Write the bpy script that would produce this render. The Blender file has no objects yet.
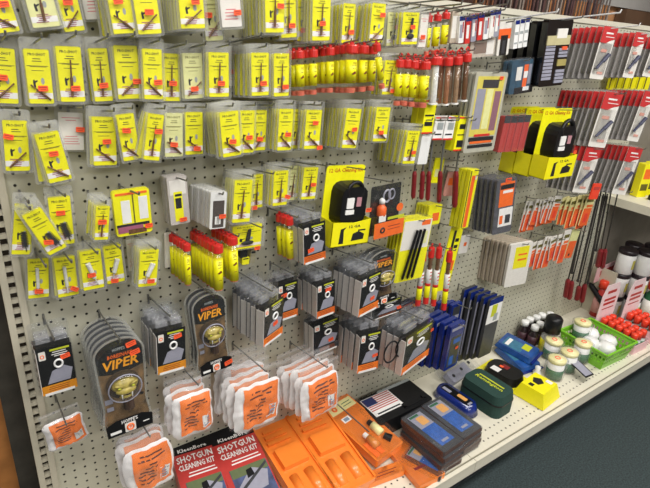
import bpy, math, random
from mathutils import Vector, Matrix, noise
random.seed(7)
S = 0.0254            # everything below is written in inches, world is metres
ZC = 59.0             # camera height above the floor (inches)
DIST = 46.673         # camera distance from the pegboard
FPX, YAW, PIT, ROL = 518.274, .639602, .397128, -.0732273

# ------------------------------------------------------------------ camera, world, lights, exposure
scene = bpy.context.scene
COL = scene.collection
def _basis():
    cy, sy, cp, sp = math.cos(YAW), math.sin(YAW), math.cos(PIT), math.sin(PIT)
    f = Vector((sy*cp, cy*cp, -sp)); r = Vector((cy, -sy, 0)); d = f.cross(r)
    cr, sr = math.cos(ROL), math.sin(ROL)
    return r*cr + d*sr, -r*sr + d*cr, f
RT, DN, FW = _basis()
CAM = Vector((0, -DIST, ZC))
cd = bpy.data.cameras.new('camera'); cam = bpy.data.objects.new('camera', cd); COL.objects.link(cam)
cd.sensor_fit = 'HORIZONTAL'; cd.sensor_width = 36; cd.lens = FPX/650*36; cd.clip_start = .02; cd.clip_end = 100
m = Matrix((( RT.x, -DN.x, -FW.x), (RT.y, -DN.y, -FW.y), (RT.z, -DN.z, -FW.z))).to_4x4()
m.translation = CAM*S; cam.matrix_world = m; scene.camera = cam

w = bpy.data.worlds.new('world'); scene.world = w; w.use_nodes = True
w.node_tree.nodes['Background'].inputs[0].default_value = (1, .975, .94, 1)
w.node_tree.nodes['Background'].inputs[1].default_value = .52
def area(name, loc, sx, sy, power, col=(1, .975, .93)):
    l = bpy.data.lights.new(name, 'AREA'); l.shape = 'RECTANGLE'; l.size = sx*S; l.size_y = sy*S; l.energy = power; l.color = col
    o = bpy.data.objects.new(name, l); COL.objects.link(o); o.location = Vector(loc)*S; return o
for i, x in enumerate((-10, 55, 120)):
    area('overhead_area_light', (x, -50, 105), 48, 20, 36)
area('overhead_area_light', (25, -120, 105), 96, 20, 80)  # out of view, strengthened to brighten the pegboard from the front
area('overhead_area_light', (180, 25, 105), 96, 20, 45)  # unseen light added to brighten the gun rack
vs = scene.view_settings
vs.view_transform = 'Standard'; vs.look = 'None'; vs.exposure = -0.04; vs.gamma = 1; vs.use_curve_mapping = False
scene.cycles.transparent_max_bounces = 40
scene.cycles.max_bounces = 6

# ------------------------------------------------------------------ pixel -> place helpers (inches; photo z has 0 at the eye)
def ray(p): return RT*((p[0]-325)/FPX) + DN*((p[1]-244)/FPX) + FW
def hit(p, P0, N):
    d = ray(p); return CAM + d*((P0-CAM).dot(N)/d.dot(N))
def onY(p, y=0): return hit(p, Vector((0, -y, 0)), Vector((0, 1, 0)))
def onZ(p, z): return hit(p, Vector((0, 0, z)), Vector((0, 0, 1)))
def onX(p, x): return hit(p, Vector((x, 0, 0)), Vector((1, 0, 0)))
DECK = 6.5
class Fr: pass
def frame(TL, TR, BL, P0, N):
    a, b, c = hit(TL, P0, N), hit(TR, P0, N), hit(BL, P0, N)
    x = (b-a).normalized(); u = a-c; z = (u - x*u.dot(x)).normalized(); y = z.cross(x)
    f = Fr(); f.w = (b-a).length; f.h = u.length; f.c = a + (b-a)/2 - u/2; f.x, f.y, f.z = x, y, z
    f.M = Matrix(((x.x, y.x, z.x, f.c.x), (x.y, y.y, z.y, f.c.y), (x.z, y.z, z.z, f.c.z), (0, 0, 0, 1)))
    f.P0, f.N = P0, N
    return f
def QY(TL, TR, BL, y, yaw=0):
    """face on a vertical plane y inches out from the pegboard, turned by yaw; yaw None = the turn that makes its top level"""
    c = ((TR[0]+BL[0])/2, (TR[1]+BL[1])/2); P0 = onY(c, y)
    if yaw is None:
        best = None
        for k in range(-36, 37, 2):
            a = math.radians(k); N = Vector((-math.sin(a), math.cos(a), 0))
            f = frame(TL, TR, BL, P0, N); s = abs(f.x.z)
            if best is None or s < best[0]: best = (s, f)
        return best[1]
    a = math.radians(yaw); return frame(TL, TR, BL, P0, Vector((-math.sin(a), math.cos(a), 0)))
def QZ(TL, TR, BL, z, tilt=0, y0=0):
    """face lying z above the floor; tilt raises its far side about the line y = -y0"""
    a = math.radians(tilt); return frame(TL, TR, BL, Vector((0, -y0, z)), Vector((0, -math.sin(a), math.cos(a))))
def local(f, p):
    q = hit(p, f.P0, f.N) - f.c; return q.dot(f.x), q.dot(f.z)

# ------------------------------------------------------------------ materials
MATS = {}
def mat(name, col, rough=.5, var=.06, scale=60, metal=0, spec=.5, bump=0, coat=0):
    if name in MATS: return MATS[name]
    m = bpy.data.materials.new(name); m.use_nodes = True; nt = m.node_tree; b = nt.nodes['Principled BSDF']
    b.inputs['Roughness'].default_value = rough; b.inputs['Metallic'].default_value = metal
    b.inputs['Specular IOR Level'].default_value = spec
    if coat: b.inputs['Coat Weight'].default_value = coat; b.inputs['Coat Roughness'].default_value = .12
    tc = nt.nodes.new('ShaderNodeTexCoord'); n = nt.nodes.new('ShaderNodeTexNoise'); n.inputs['Scale'].default_value = scale
    n.inputs['Detail'].default_value = 3
    r = nt.nodes.new('ShaderNodeValToRGB'); r.color_ramp.elements[0].position = .3; r.color_ramp.elements[1].position = .7
    r.color_ramp.elements[0].color = tuple(c*(1-var) for c in col)+(1,); r.color_ramp.elements[1].color = tuple(min(1, c*(1+var)) for c in col)+(1,)
    nt.links.new(tc.outputs['Object'], n.inputs['Vector']); nt.links.new(n.outputs['Fac'], r.inputs['Fac']); nt.links.new(r.outputs['Color'], b.inputs['Base Color'])
    if bump:
        bp = nt.nodes.new('ShaderNodeBump'); bp.inputs['Strength'].default_value = bump; bp.inputs['Distance'].default_value = .002
        nt.links.new(n.outputs['Fac'], bp.inputs['Height']); nt.links.new(bp.outputs['Normal'], b.inputs['Normal'])
    MATS[name] = m; return m
def clear(name, tint=(.96, .96, .95), haze=.07, hcol=(.8, .8, .78), rough=.12):
    """thin clear plastic: see-through, Fresnel shine, a little milky haze"""
    if name in MATS: return MATS[name]
    m = bpy.data.materials.new(name); m.use_nodes = True; nt = m.node_tree; nt.nodes.remove(nt.nodes['Principled BSDF'])
    out = nt.nodes['Material Output']
    t = nt.nodes.new('ShaderNodeBsdfTransparent'); t.inputs[0].default_value = tint+(1,)
    g = nt.nodes.new('ShaderNodeBsdfGlossy'); g.inputs['Roughness'].default_value = rough
    d = nt.nodes.new('ShaderNodeBsdfDiffuse'); d.inputs[0].default_value = hcol+(1,)
    lw = nt.nodes.new('ShaderNodeLayerWeight'); lw.inputs[0].default_value = .5
    pw = nt.nodes.new('ShaderNodeMath'); pw.operation = 'POWER'; pw.inputs[1].default_value = 4.0; nt.links.new(lw.outputs['Facing'], pw.inputs[0])
    fr = nt.nodes.new('ShaderNodeMath'); fr.operation = 'MULTIPLY_ADD'; fr.inputs[1].default_value = .5; fr.inputs[2].default_value = .03; nt.links.new(pw.outputs[0], fr.inputs[0])
    tc = nt.nodes.new('ShaderNodeTexCoord'); n = nt.nodes.new('ShaderNodeTexNoise'); n.inputs['Scale'].default_value = 45
    bp = nt.nodes.new('ShaderNodeBump'); bp.inputs['Strength'].default_value = .25; bp.inputs['Distance'].default_value = .002
    nt.links.new(tc.outputs['Object'], n.inputs['Vector']); nt.links.new(n.outputs['Fac'], bp.inputs['Height']); nt.links.new(bp.outputs['Normal'], g.inputs['Normal'])
    m1 = nt.nodes.new('ShaderNodeMixShader'); m2 = nt.nodes.new('ShaderNodeMixShader')
    m1.inputs[0].default_value = haze
    nt.links.new(t.outputs[0], m1.inputs[1]); nt.links.new(d.outputs[0], m1.inputs[2])
    nt.links.new(fr.outputs[0], m2.inputs[0]); nt.links.new(m1.outputs[0], m2.inputs[1]); nt.links.new(g.outputs[0], m2.inputs[2])
    nt.links.new(m2.outputs[0], out.inputs[0]); MATS[name] = m; return m
YEL = mat('yellow_card', (.84, .80, .006), .42, .05); PALE = mat('pale_card', (.74, .74, .34), .5)
WHI = mat('white_card', (.76, .73, .68), .55, .04); PINKT = mat('pink_print', (.62, .16, .18), .6); INK = mat('black_ink', (.012, .012, .014), .5)
OLI = mat('olive_print', (.13, .11, .012), .5); GREY = mat('grey_print', (.33, .36, .36), .5); MAG = mat('magenta_print', (.36, .10, .17), .5)
STK = mat('price_orange', (.93, .11, .03), .5, .05); BRONZE = mat('bronze_brush', (.16, .07, .025), .45, .3, 200, .2); BRIS = mat('black_bristle', (.012, .012, .014), .7, .4, 300)
MOP = mat('white_mop', (.68, .68, .66), .8, .12, 150); RED = mat('red_cap', (.62, .028, .022), .32, .08, coat=.3); LABW = mat('white_label', (.8, .79, .77), .45)
ORL = mat('orange_label', (.88, .20, .022), .45, .05); ORT = mat('orange_tray', (.90, .235, .030), .32, .03, coat=.3); ORK = mat('orange_card', (.85, .15, .02), .42)
BLK = mat('black_card', (.006, .006, .007), .4, .2, spec=.25); BLKP = mat('black_plastic', (.008, .008, .009), .38, .2, spec=.3); DGREY = mat('dark_grey_plastic', (.04, .042, .048), .3, .2)
CREAM = mat('cream_steel', (.53, .49, .385), .42, .02); CREAML = mat('cream_deck', (.70, .66, .54), .42, .02)
STEEL = mat('zinc_wire', (.26, .26, .25), .35, .1, metal=.7); WIREW = mat('white_wire', (.85, .85, .86), .4)
BLUE = mat('blue_plastic', (.008, .022, .17), .2, .12, coat=.3); BLUEL = mat('blue_print', (.022, .10, .38), .35, .25, 60); TAN = mat('tan_cord', (.28, .17, .09), .7, .2)
CRED = mat('dark_red_handle', (.20, .014, .018), .35, .1); GOLD = mat('gold_snake', (.40, .32, .07), .4, .25, 120); SCAR = mat('scarlet_box', (.46, .036, .030), .35, .04)
GRN = mat('green_fabric', (.012, .045, .036), .85, .25, 400, bump=.3); LIME = mat('lime_plastic', (.20, .52, .028), .35, .04); WHP = mat('white_plastic', (.80, .80, .79), .35, .03)
YGR = mat('yellow_green_print', (.52, .56, .02), .5); YBX = mat('yellow_box', (.86, .78, .008), .4, .03, coat=.2); CAP = mat('scarlet_cap', (.80, .055, .022), .35, .05)
PINKB = mat('pink_box', (.78, .50, .52), .55, .05); TEAL = mat('teal_blister', (.04, .16, .26), .4, .2); ORG = mat('orange_plastic', (.86, .13, .02), .35)
BROWN = mat('brown_leather', (.075, .028, .018), .45, .25, 80); SMOKE = mat('smoke_plastic', (.10, .10, .115), .22, .2, coat=.4); LILAC = mat('lilac_grey', (.30, .30, .37), .4)
PAPER = mat('tan_paper', (.43, .36, .28), .7, .1); LEMON = mat('lemon_lid', (.82, .76, .36), .4, .04); FLGN = mat('dark_green_label', (.02, .12, .05), .5); WOODR = mat('rod_wood', (.30, .12, .05), .5, .2)
CLR = clear('clear_plastic', (.988, .988, .985), .010); CLS = clear('clear_stack_plastic', (.975, .975, .97), .07, (.70, .70, .66)); BAGC = clear('clear_bag', (.98, .98, .98), .12, (.92, .90, .90), .2)
CLG = clear('smoky_clear', (.97, .975, .98), .035, (.66, .67, .70), .08)
RIM = clear('clear_rim', (.95, .95, .94), .20, (.66, .66, .62), .12); RIMS = clear('clear_rim_stack', (.93, .93, .92), .34, (.60, .60, .55), .12)

# ------------------------------------------------------------------ mesh builder (inches in, metres out)
class MB:
    def __init__(s): s.v = []; s.f = []; s.sm = False
    def add(s, vs, fs):
        o = len(s.v); s.v += [tuple(v) for v in vs]; s.f += [tuple(i+o for i in f) for f in fs]; return s
    def box(s, c, d, tap=1.0, rot=0):
        x, y, z = d[0]/2, d[1]/2, d[2]/2; P = []
        for sz in (-1, 1):
            k = tap if sz > 0 else 1
            for sx, sy in ((-1, -1), (1, -1), (1, 1), (-1, 1)): P.append(Vector((sx*x*k, sy*y*k, sz*z)))
        if rot: R = Matrix.Rotation(rot, 3, 'Y'); P = [R @ p for p in P]
        return s.add([p+Vector(c) for p in P], [(0, 3, 2, 1), (4, 5, 6, 7), (0, 1, 5, 4), (1, 2, 6, 5), (2, 3, 7, 6), (3, 0, 4, 7)])
    def prism(s, poly, y0, y1, inset=0):
        """outline in x,z extruded from y0 (front) to y1"""
        n = len(poly); cx = sum(p[0] for p in poly)/n; cz = sum(p[1] for p in poly)/n
        A = [((p[0]-cx)*(1-inset)+cx, y0, (p[1]-cz)*(1-inset)+cz) for p in poly]; B = [(p[0], y1, p[1]) for p in poly]
        return s.add(A+B, [tuple(range(n)), tuple(range(2*n-1, n-1, -1))]+[(i, i+n, (i+1) % n+n, (i+1) % n) for i in range(n)])
    def rr(s, cx, cz, w, h, r, y0, y1, inset=0, k=3): return s.prism(rrect(cx, cz, w, h, r, k), y0, y1, inset)
    def rod(s, p0, p1, r0, r1=None, n=8):
        r1 = r0 if r1 is None else r1; p0, p1 = Vector(p0), Vector(p1); a = (p1-p0).normalized()
        u = a.orthogonal().normalized(); v = a.cross(u); P = []
        for p, r in ((p0, r0), (p1, r1)):
            for i in range(n): t = 2*math.pi*i/n; P.append(p+(u*math.cos(t)+v*math.sin(t))*r)
        return s.add(P, [(i, (i+1) % n, (i+1) % n+n, i+n) for i in range(n)]+[tuple(range(n-1, -1, -1)), tuple(range(n, 2*n))])
    def path(s, pts, r, n=6):
        for a, b in zip(pts, pts[1:]): s.rod(a, b, r, r, n)
        return s
    def lathe(s, prof, n=16, c=(0, 0, 0)):
        """profile of (radius, z) turned about z"""
        P = []; F = []; k = len(prof)
        for r, z in prof:
            for i in range(n): t = 2*math.pi*i/n; P.append((c[0]+r*math.cos(t), c[1]+r*math.sin(t), c[2]+z))
        for j in range(k-1):
            for i in range(n): F.append((j*n+i, j*n+(i+1) % n, (j+1)*n+(i+1) % n, (j+1)*n+i))
        F.append(tuple(range(n-1, -1, -1))); F.append(tuple((k-1)*n+i for i in range(n)))
        return s.add(P, F)
    def torus(s, c, R, r, n=16, k=6, flat=1):
        P = []; F = []
        for i in range(n):
            t = 2*math.pi*i/n
            for j in range(k):
                q = 2*math.pi*j/k; rr = R+r*math.cos(q); P.append((c[0]+rr*math.cos(t), c[1]+r*math.sin(q), c[2]+rr*math.sin(t)*flat))
        for i in range(n):
            for j in range(k): F.append((i*k+j, i*k+(j+1) % k, ((i+1) % n)*k+(j+1) % k, ((i+1) % n)*k+j))
        return s.add(P, F)
    def ball(s, c, d, n=12, k=8):
        P = []; F = []
        for j in range(k+1):
            t = math.pi*j/k
            for i in range(n): q = 2*math.pi*i/n; P.append((c[0]+d[0]/2*math.sin(t)*math.cos(q), c[1]+d[1]/2*math.sin(t)*math.sin(q), c[2]+d[2]/2*math.cos(t)))
        for j in range(k):
            for i in range(n): F.append((j*n+i, (j+1)*n+i, (j+1)*n+(i+1) % n, j*n+(i+1) % n))
        return s.add(P, F)
    def mesh(s, name, m, smooth=False):
        me = bpy.data.meshes.new(name); me.from_pydata([(v[0]*S, v[1]*S, v[2]*S) for v in s.v], [], s.f); me.materials.append(m)
        if smooth or s.sm: me.polygons.foreach_set('use_smooth', [True]*len(me.polygons))
        me.update(); return me
def rrect(cx, cz, w, h, r, k=3):
    P = []
    for sx, sz, a0 in ((1, 1, 0), (-1, 1, 90), (-1, -1, 180), (1, -1, 270)):
        for i in range(k+1):
            a = math.radians(a0+90*i/k); P.append((cx+sx*(w/2-r)+r*math.cos(a), cz+sz*(h/2-r)+r*math.sin(a)))
    return P
TXT = {}
def text_mb(mb, s, size, cx, cz, y=0, wide=None, shear=0):
    """lettering in x,z facing -y, centred"""
    if s not in TXT:
        c = bpy.data.curves.new('lettering', 'FONT'); c.body = s; c.resolution_u = 1; c.size = 1; c.offset = .025
        o = bpy.data.objects.new('lettering', c); COL.objects.link(o); dg = bpy.context.evaluated_depsgraph_get()
        me = bpy.data.meshes.new_from_object(o.evaluated_get(dg)); V = [tuple(v.co) for v in me.vertices]; F = [tuple(p.vertices) for p in me.polygons]
        bpy.data.objects.remove(o); bpy.data.curves.remove(c); bpy.data.meshes.remove(me); TXT[s] = (V, F)
    V, F = TXT[s]; x0 = min(v[0] for v in V); x1 = max(v[0] for v in V); z0 = min(v[1] for v in V); z1 = max(v[1] for v in V)
    kx = (wide/(x1-x0)) if wide else size
    return mb.add([(cx+(v[0]-(x0+x1)/2)*kx+(v[1]-(z0+z1)/2)*size*shear, y, cz+(v[1]-(z0+z1)/2)*size) for v in V], F)

# ------------------------------------------------------------------ scene objects
USED = {}
def tag(o, label, cat, group=None):
    USED[label] = USED.get(label, 0)+1
    o['label'] = label; o['category'] = cat
    if group: o['group'] = group
    return o
def mat4(M, sc=(1, 1, 1)):
    M = M.copy(); M.translation = M.translation*S
    return M @ Matrix.Diagonal((sc[0], sc[1], sc[2], 1))
def spawn(name, parts, M, label, cat, group=None, sc=(1, 1, 1)):
    """an Empty with its parts; parts = [(name, mesh, [(subname, mesh)...])]; meshes are shared between copies"""
    r = bpy.data.objects.new(name, None); COL.objects.link(r); r.empty_display_size = .01; r.matrix_world = mat4(M, sc); tag(r, label, cat, group)
    for p in parts:
        c = bpy.data.objects.new(p[0], p[1]); COL.objects.link(c); c.parent = r
        for q in (p[2] if len(p) > 2 else ()):
            d = bpy.data.objects.new(q[0], q[1]); COL.objects.link(d); d.parent = c
    return r
def child(r, name, me, M=None):
    c = bpy.data.objects.new(name, me); COL.objects.link(c); c.parent = r
    if M is not None: M = M.copy(); M.translation = M.translation*S; c.matrix_local = M
    return c
def single(name, me, M, label, cat, group=None, sc=(1, 1, 1)):
    o = bpy.data.objects.new(name, me); COL.objects.link(o); o.matrix_world = mat4(M, sc); return tag(o, label, cat, group)
def struct(name, me, loc=(0, 0, 0)):
    o = bpy.data.objects.new(name, me); COL.objects.link(o); o.location = Vector(loc)*S; o['kind'] = 'structure'; return o
def T(x, y, z): return Matrix.Translation((x, y, z))
ORD = ['first', 'second', 'third', 'fourth', 'fifth', 'sixth', 'seventh', 'eighth', 'ninth', 'tenth', 'eleventh', 'twelfth', 'thirteenth', 'fourteenth', 'fifteenth', 'sixteenth', 'seventeenth', 'eighteenth', 'nineteenth', 'twentieth']

def short(pre, what, n=16):
    what = what[4:] if what.startswith('the ') else what
    wd = (pre+what).split()
    if len(wd) > n:
        LONG.append(pre+what); wd = wd[:n]
        while wd[-1] in ('the', 'a', 'with', 'of', 'and', 'in', 'from', 'by', 'under', 'on', 'below', 'beside', 'between', 'two', 'its', 'behind', 'above'): wd.pop()
    return ' '.join(wd).rstrip(',')
LONG = []
HOOKM = {}
def hook(X, y, Z, L, what, M=None, wire=None):
    """wire peg hook through the point (X, -y, Z), rising a little to an upturned tip, with a small wall bracket"""
    k = (round(L*4), wire)
    if k not in HOOKM:
        b = MB().path([(0, 0, 0), (0, -L*.5, .075*L), (0, -L, .15*L), (0, -L-.12, .15*L+.28)], .075)
        c = MB().box((0, -.06, -.35), (.18, .1, 1.1))
        HOOKM[k] = (b.mesh('wire', wire or STEEL), c.mesh('bracket', STEEL))
    w_, c_ = HOOKM[k]
    return spawn('peg_hook', [('wire', w_), ('wall_bracket', c_)], T(X, 0, Z-.15*y), short('wire peg hook holding ', what), 'hook', 'wire hooks on the pegboard')

# ================================================================== SETTING
fl = mat('carpet', (.028, .042, .044), .95, .45, 160, bump=.6)
struct('floor', MB().box((110, -20, -.5), (520, 460, 1)).mesh('floor', fl))
struct('ceiling', MB().box((110, -20, 116), (520, 460, 1)).mesh('ceiling', mat('ceiling_tile', (.55, .54, .5), .8, .05, 8)))
wood = mat('wood_panel', (.50, .25, .115), .45, .3, 6)
struct('wall_back', MB().box((110, 72, 58), (520, 1, 116)).mesh('wall_back', wood))
struct('wall_left', MB().box((-149, -20, 58), (1, 460, 116)).mesh('wall_left', mat('brown_wall', (.28, .13, .05), .5, .25, 5)))

def peg_material():
    m = bpy.data.materials.new('pegboard'); m.use_nodes = True; nt = m.node_tree; b = nt.nodes['Principled BSDF']
    b.inputs['Roughness'].default_value = .45
    g = nt.nodes.new('ShaderNodeNewGeometry'); sp = nt.nodes.new('ShaderNodeSeparateXYZ'); nt.links.new(g.outputs['Position'], sp.inputs[0])
    def mth(op, a, bb=None):
        n = nt.nodes.new('ShaderNodeMath'); n.operation = op
        for i, v in enumerate((a, bb)):
            if v is None: continue
            if isinstance(v, (int, float)): n.inputs[i].default_value = v
            else: nt.links.new(v, n.inputs[i])
        return n.outputs[0]
    def cell(o, ph, pitch):
        v = mth('DIVIDE', mth('SUBTRACT', o, ph*S), pitch*S); return mth('SUBTRACT', mth('FRACT', mth('ADD', v, .5)), .5)
    u = cell(sp.outputs[0], 3.37, 1.0068); v = cell(sp.outputs[2], ZC-24.45, 1.0)
    d = mth('SQRT', mth('ADD', mth('MULTIPLY', u, u), mth('MULTIPLY', v, v)))
    k = mth('LESS_THAN', d, .122)
    n = nt.nodes.new('ShaderNodeTexNoise'); n.inputs['Scale'].default_value = 9
    r = nt.nodes.new('ShaderNodeValToRGB'); r.color_ramp.elements[0].color = (.49, .475, .375, 1); r.color_ramp.elements[1].color = (.54, .525, .42, 1)
    nt.links.new(g.outputs['Position'], n.inputs['Vector']); nt.links.new(n.outputs[0], r.inputs[0])
    mx = nt.nodes.new('ShaderNodeMix'); mx.data_type = 'RGBA'; nt.links.new(k, mx.inputs[0]); nt.links.new(r.outputs[0], mx.inputs[6]); mx.inputs[7].default_value = (.012, .010, .008, 1)
    nt.links.new(mx.outputs[2], b.inputs['Base Color'])
    bp = nt.nodes.new('ShaderNodeBump'); bp.inputs['Distance'].default_value = .003; bp.invert = True; nt.links.new(k, bp.inputs['Height']); nt.links.new(bp.outputs[0], b.inputs['Normal'])
    return m
PEG = peg_material()
def deck_material():
    m = PEG.copy(); m.name = 'deck_perforated'; nt = m.node_tree
    return m
X0, SEC = 1.9, 48.0; TOP = ZC+3.55; DEPTH = 16.9
gon = bpy.data.objects.new('display_gondola', None); COL.objects.link(gon); gon.location = (0, 0, 0)
tag(gon, 'long cream steel store gondola with pegboard back and base shelf', 'shelving')
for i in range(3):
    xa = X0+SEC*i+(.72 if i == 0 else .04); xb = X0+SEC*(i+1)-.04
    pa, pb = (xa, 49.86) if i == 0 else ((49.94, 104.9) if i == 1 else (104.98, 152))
    child(gon, 'pegboard_panel', MB().box(((pa+pb)/2, .25, (TOP+DECK)/2), (pb-pa, .5, TOP-DECK)).mesh('pegboard_panel', PEG if i < 2 else mat('shade_taupe', (.20, .18, .15), .5, .12, 12)))  # third panel's dark taupe stands in for shade under the upper shelf
    d = child(gon, 'base_deck', MB().box(((xa+xb)/2, -DEPTH/2+.3, DECK-.4), (xb-xa, DEPTH-.6, .8)).mesh('base_deck', CREAML))
    # two rows of small perforations along the front of each deck
    hb = MB()
    for k in range(46):
        for r_ in (0, 1): hb.rr(xa+1+k*1.0, -(DEPTH-1.8)+r_*1.3, .30, .30, .14, 0, .01, k=1)
    hb.v = [(v[0], v[2], DECK+.012-v[1]) for v in hb.v]
    c = bpy.data.objects.new('perforations', hb.mesh('perforations', mat('hole_dark', (.02, .018, .014), .8))); COL.objects.link(c); c.parent = d; c['kind'] = 'stuff'
    child(gon, 'front_rail', MB().box(((xa+xb)/2, -DEPTH, DECK-.85), (xb-xa, .5, 1.9)).box(((xa+xb)/2, -DEPTH-.05, DECK+.05), (xb-xa, .55, .25)).mesh('front_rail', CREAML))
    child(gon, 'kick_plate', MB().box(((xa+xb)/2, -DEPTH+2.2, 2.3), (xb-xa, .4, 4.6)).mesh('kick_plate', DGREY))
child(gon, 'top_cap', MB().box((X0+SEC*1.5, .6, TOP-.2), (SEC*3, 1.6, .7)).mesh('top_cap', mat('cream_cap', (.62, .59, .49), .4, .02)))
ub = MB()
for sx in (-1, 1): ub.box((X0+sx*(.27+.27), -.1, ZC/2+2), (.54, .9, ZC+4))
ub.box((X0, .5, ZC/2+2), (1.5, .2, ZC+4))
for k in range(57): ub.box((X0, -.02, ZC-18.05+.5+17-k), (.56, .5, .36))
child(gon, 'slotted_upright', ub.mesh('slotted_upright', CREAM))
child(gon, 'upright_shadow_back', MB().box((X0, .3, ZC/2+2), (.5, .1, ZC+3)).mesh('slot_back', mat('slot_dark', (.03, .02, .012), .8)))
# shelf of the next bay, its side panel
child(gon, 'upper_shelf', MB().box((124, -7.5, ZC-27.6), (42, 15, 1.6)).mesh('upper_shelf', CREAML))
child(gon, 'side_divider', MB().box((105.2, -2.6, DECK+5.2), (.4, 5.0, 10.4)).mesh('side_divider', CREAM))
# wooden cabinet and dark strip painted as the shaded gap beyond the left end
pxr = onY((34, 480), -3).x; pxl = onY((18, 480), -3).x
single('gap_shade_strip', MB().box(((pxl+pxr+.6)/2, 4.0, 30), (pxr-pxl+.6, 2.0, 60)).box(((pxl+pxr)/2, 4.0, .6), (pxr-pxl+1, 2.6, 1.2)).mesh('gap_shade_strip', mat('gap_shade', (.05, .045, .035), .6, .3, 20)), T(0, 0, 0), 'dark strip standing for the shaded gap at the left end of the gondola', 'shade strip')
cab = spawn('wooden_cabinet', [('side_panel', MB().box((-12, 7, 22), (24, 14, 44)).mesh('side_panel', mat('cabinet_wood', (.46, .19, .055), .4, .3, 12))), ('plinth', MB().box((-12, 7.3, 1), (23, 13, 2)).mesh('plinth', BROWN)), ('top_board', MB().box((-12, 7, 44.5), (24.5, 14.5, 1)).mesh('top_board', BROWN))], T(pxl+.4, 5.3, 0), 'orange-brown wooden cabinet beyond the left end of the gondola', 'cabinet')
# ---- long guns in a rack on the back wall, seen above the gondola
def gun_meshes(wd, mt):
    st = MB().prism([(-.9, 0), (.9, .2), (.75, 6), (.5, 12), (.55, 15), (-.35, 15), (-.45, 12), (-.8, 6)], -.8, .8)
    ac = MB().box((.05, 0, 18.5), (1.0, 1.1, 7)); br = MB().rod((0, 0, 22), (0, 0, 44), .35, .3); fe = MB().box((.1, 0, 26), (.9, 1.0, 9), .7)
    return [('stock', st.mesh('stock', wd)), ('receiver', ac.mesh('receiver', mt)), ('barrel', br.mesh('barrel', mt)), ('fore_end', fe.mesh('fore_end', wd))]
GW = [gun_meshes(mat('gun_wood_%d' % i, c, .4, .3, 30), mat('gun_steel_%d' % (i % 2), (.07, .055, .06) if i % 2 else (.16, .14, .13), .35, .2)) for i, c in enumerate([(.24, .09, .04), (.09, .045, .045), (.36, .16, .06), (.06, .04, .05), (.30, .24, .2)])]
GY = 62
ga = onY((470, 24), -GY); gb = onY((604, 24), -GY); rz = 42
for i in range(40):
    t = i/39; x = ga.x+(gb.x-ga.x)*t
    spawn('long_gun', GW[random.randrange(5)], T(x, GY, rz) @ Matrix.Rotation(random.uniform(-.02, .02), 4, 'Y'), 'brown and black long gun standing upright in the rack behind the gondola', 'gun', 'long guns in the rack at the back', (.86, 1, 1.0))
spawn('gun_rack', [('base_board', MB().box(((ga.x+gb.x)/2, GY+1, rz-1), (gb.x-ga.x+3, 6, 2)).mesh('base_board', BROWN)), ('back_board', MB().box(((ga.x+gb.x)/2, GY+4, rz+22), (gb.x-ga.x+3, 1, 46)).mesh('back_board', mat('rack_back', (.16, .08, .06), .6, .3, 20))), ('rack_leg', MB().box((ga.x+4, GY+2, (rz-2)/2), (4, 4, rz-2)).mesh('rack_leg', BROWN)), ('rack_leg', MB().box((gb.x-4, GY+2, (rz-2)/2), (4, 4, rz-2)).mesh('rack_leg', BROWN))], T(0, 0, 0), 'brown wooden gun rack on the wall behind the gondola', 'rack')
struct('wall_right', MB().box((300, -20, 58), (1, 460, 116)).mesh('wall_right', mat('brown_wall_right', (.52, .27, .13), .5, .2, 4)))
struct('trim_1', MB().box((245, 70.5, 90), (110, 2, 33)).mesh('trim_1', mat('grey_soffit', (.42, .41, .39), .7, .05, 5)))
struct('trim_2', MB().box((262, 69, 40), (80, 4, 66)).mesh('trim_2', mat('dark_brown_panel', (.13, .075, .045), .5, .2, 6)))

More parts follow.
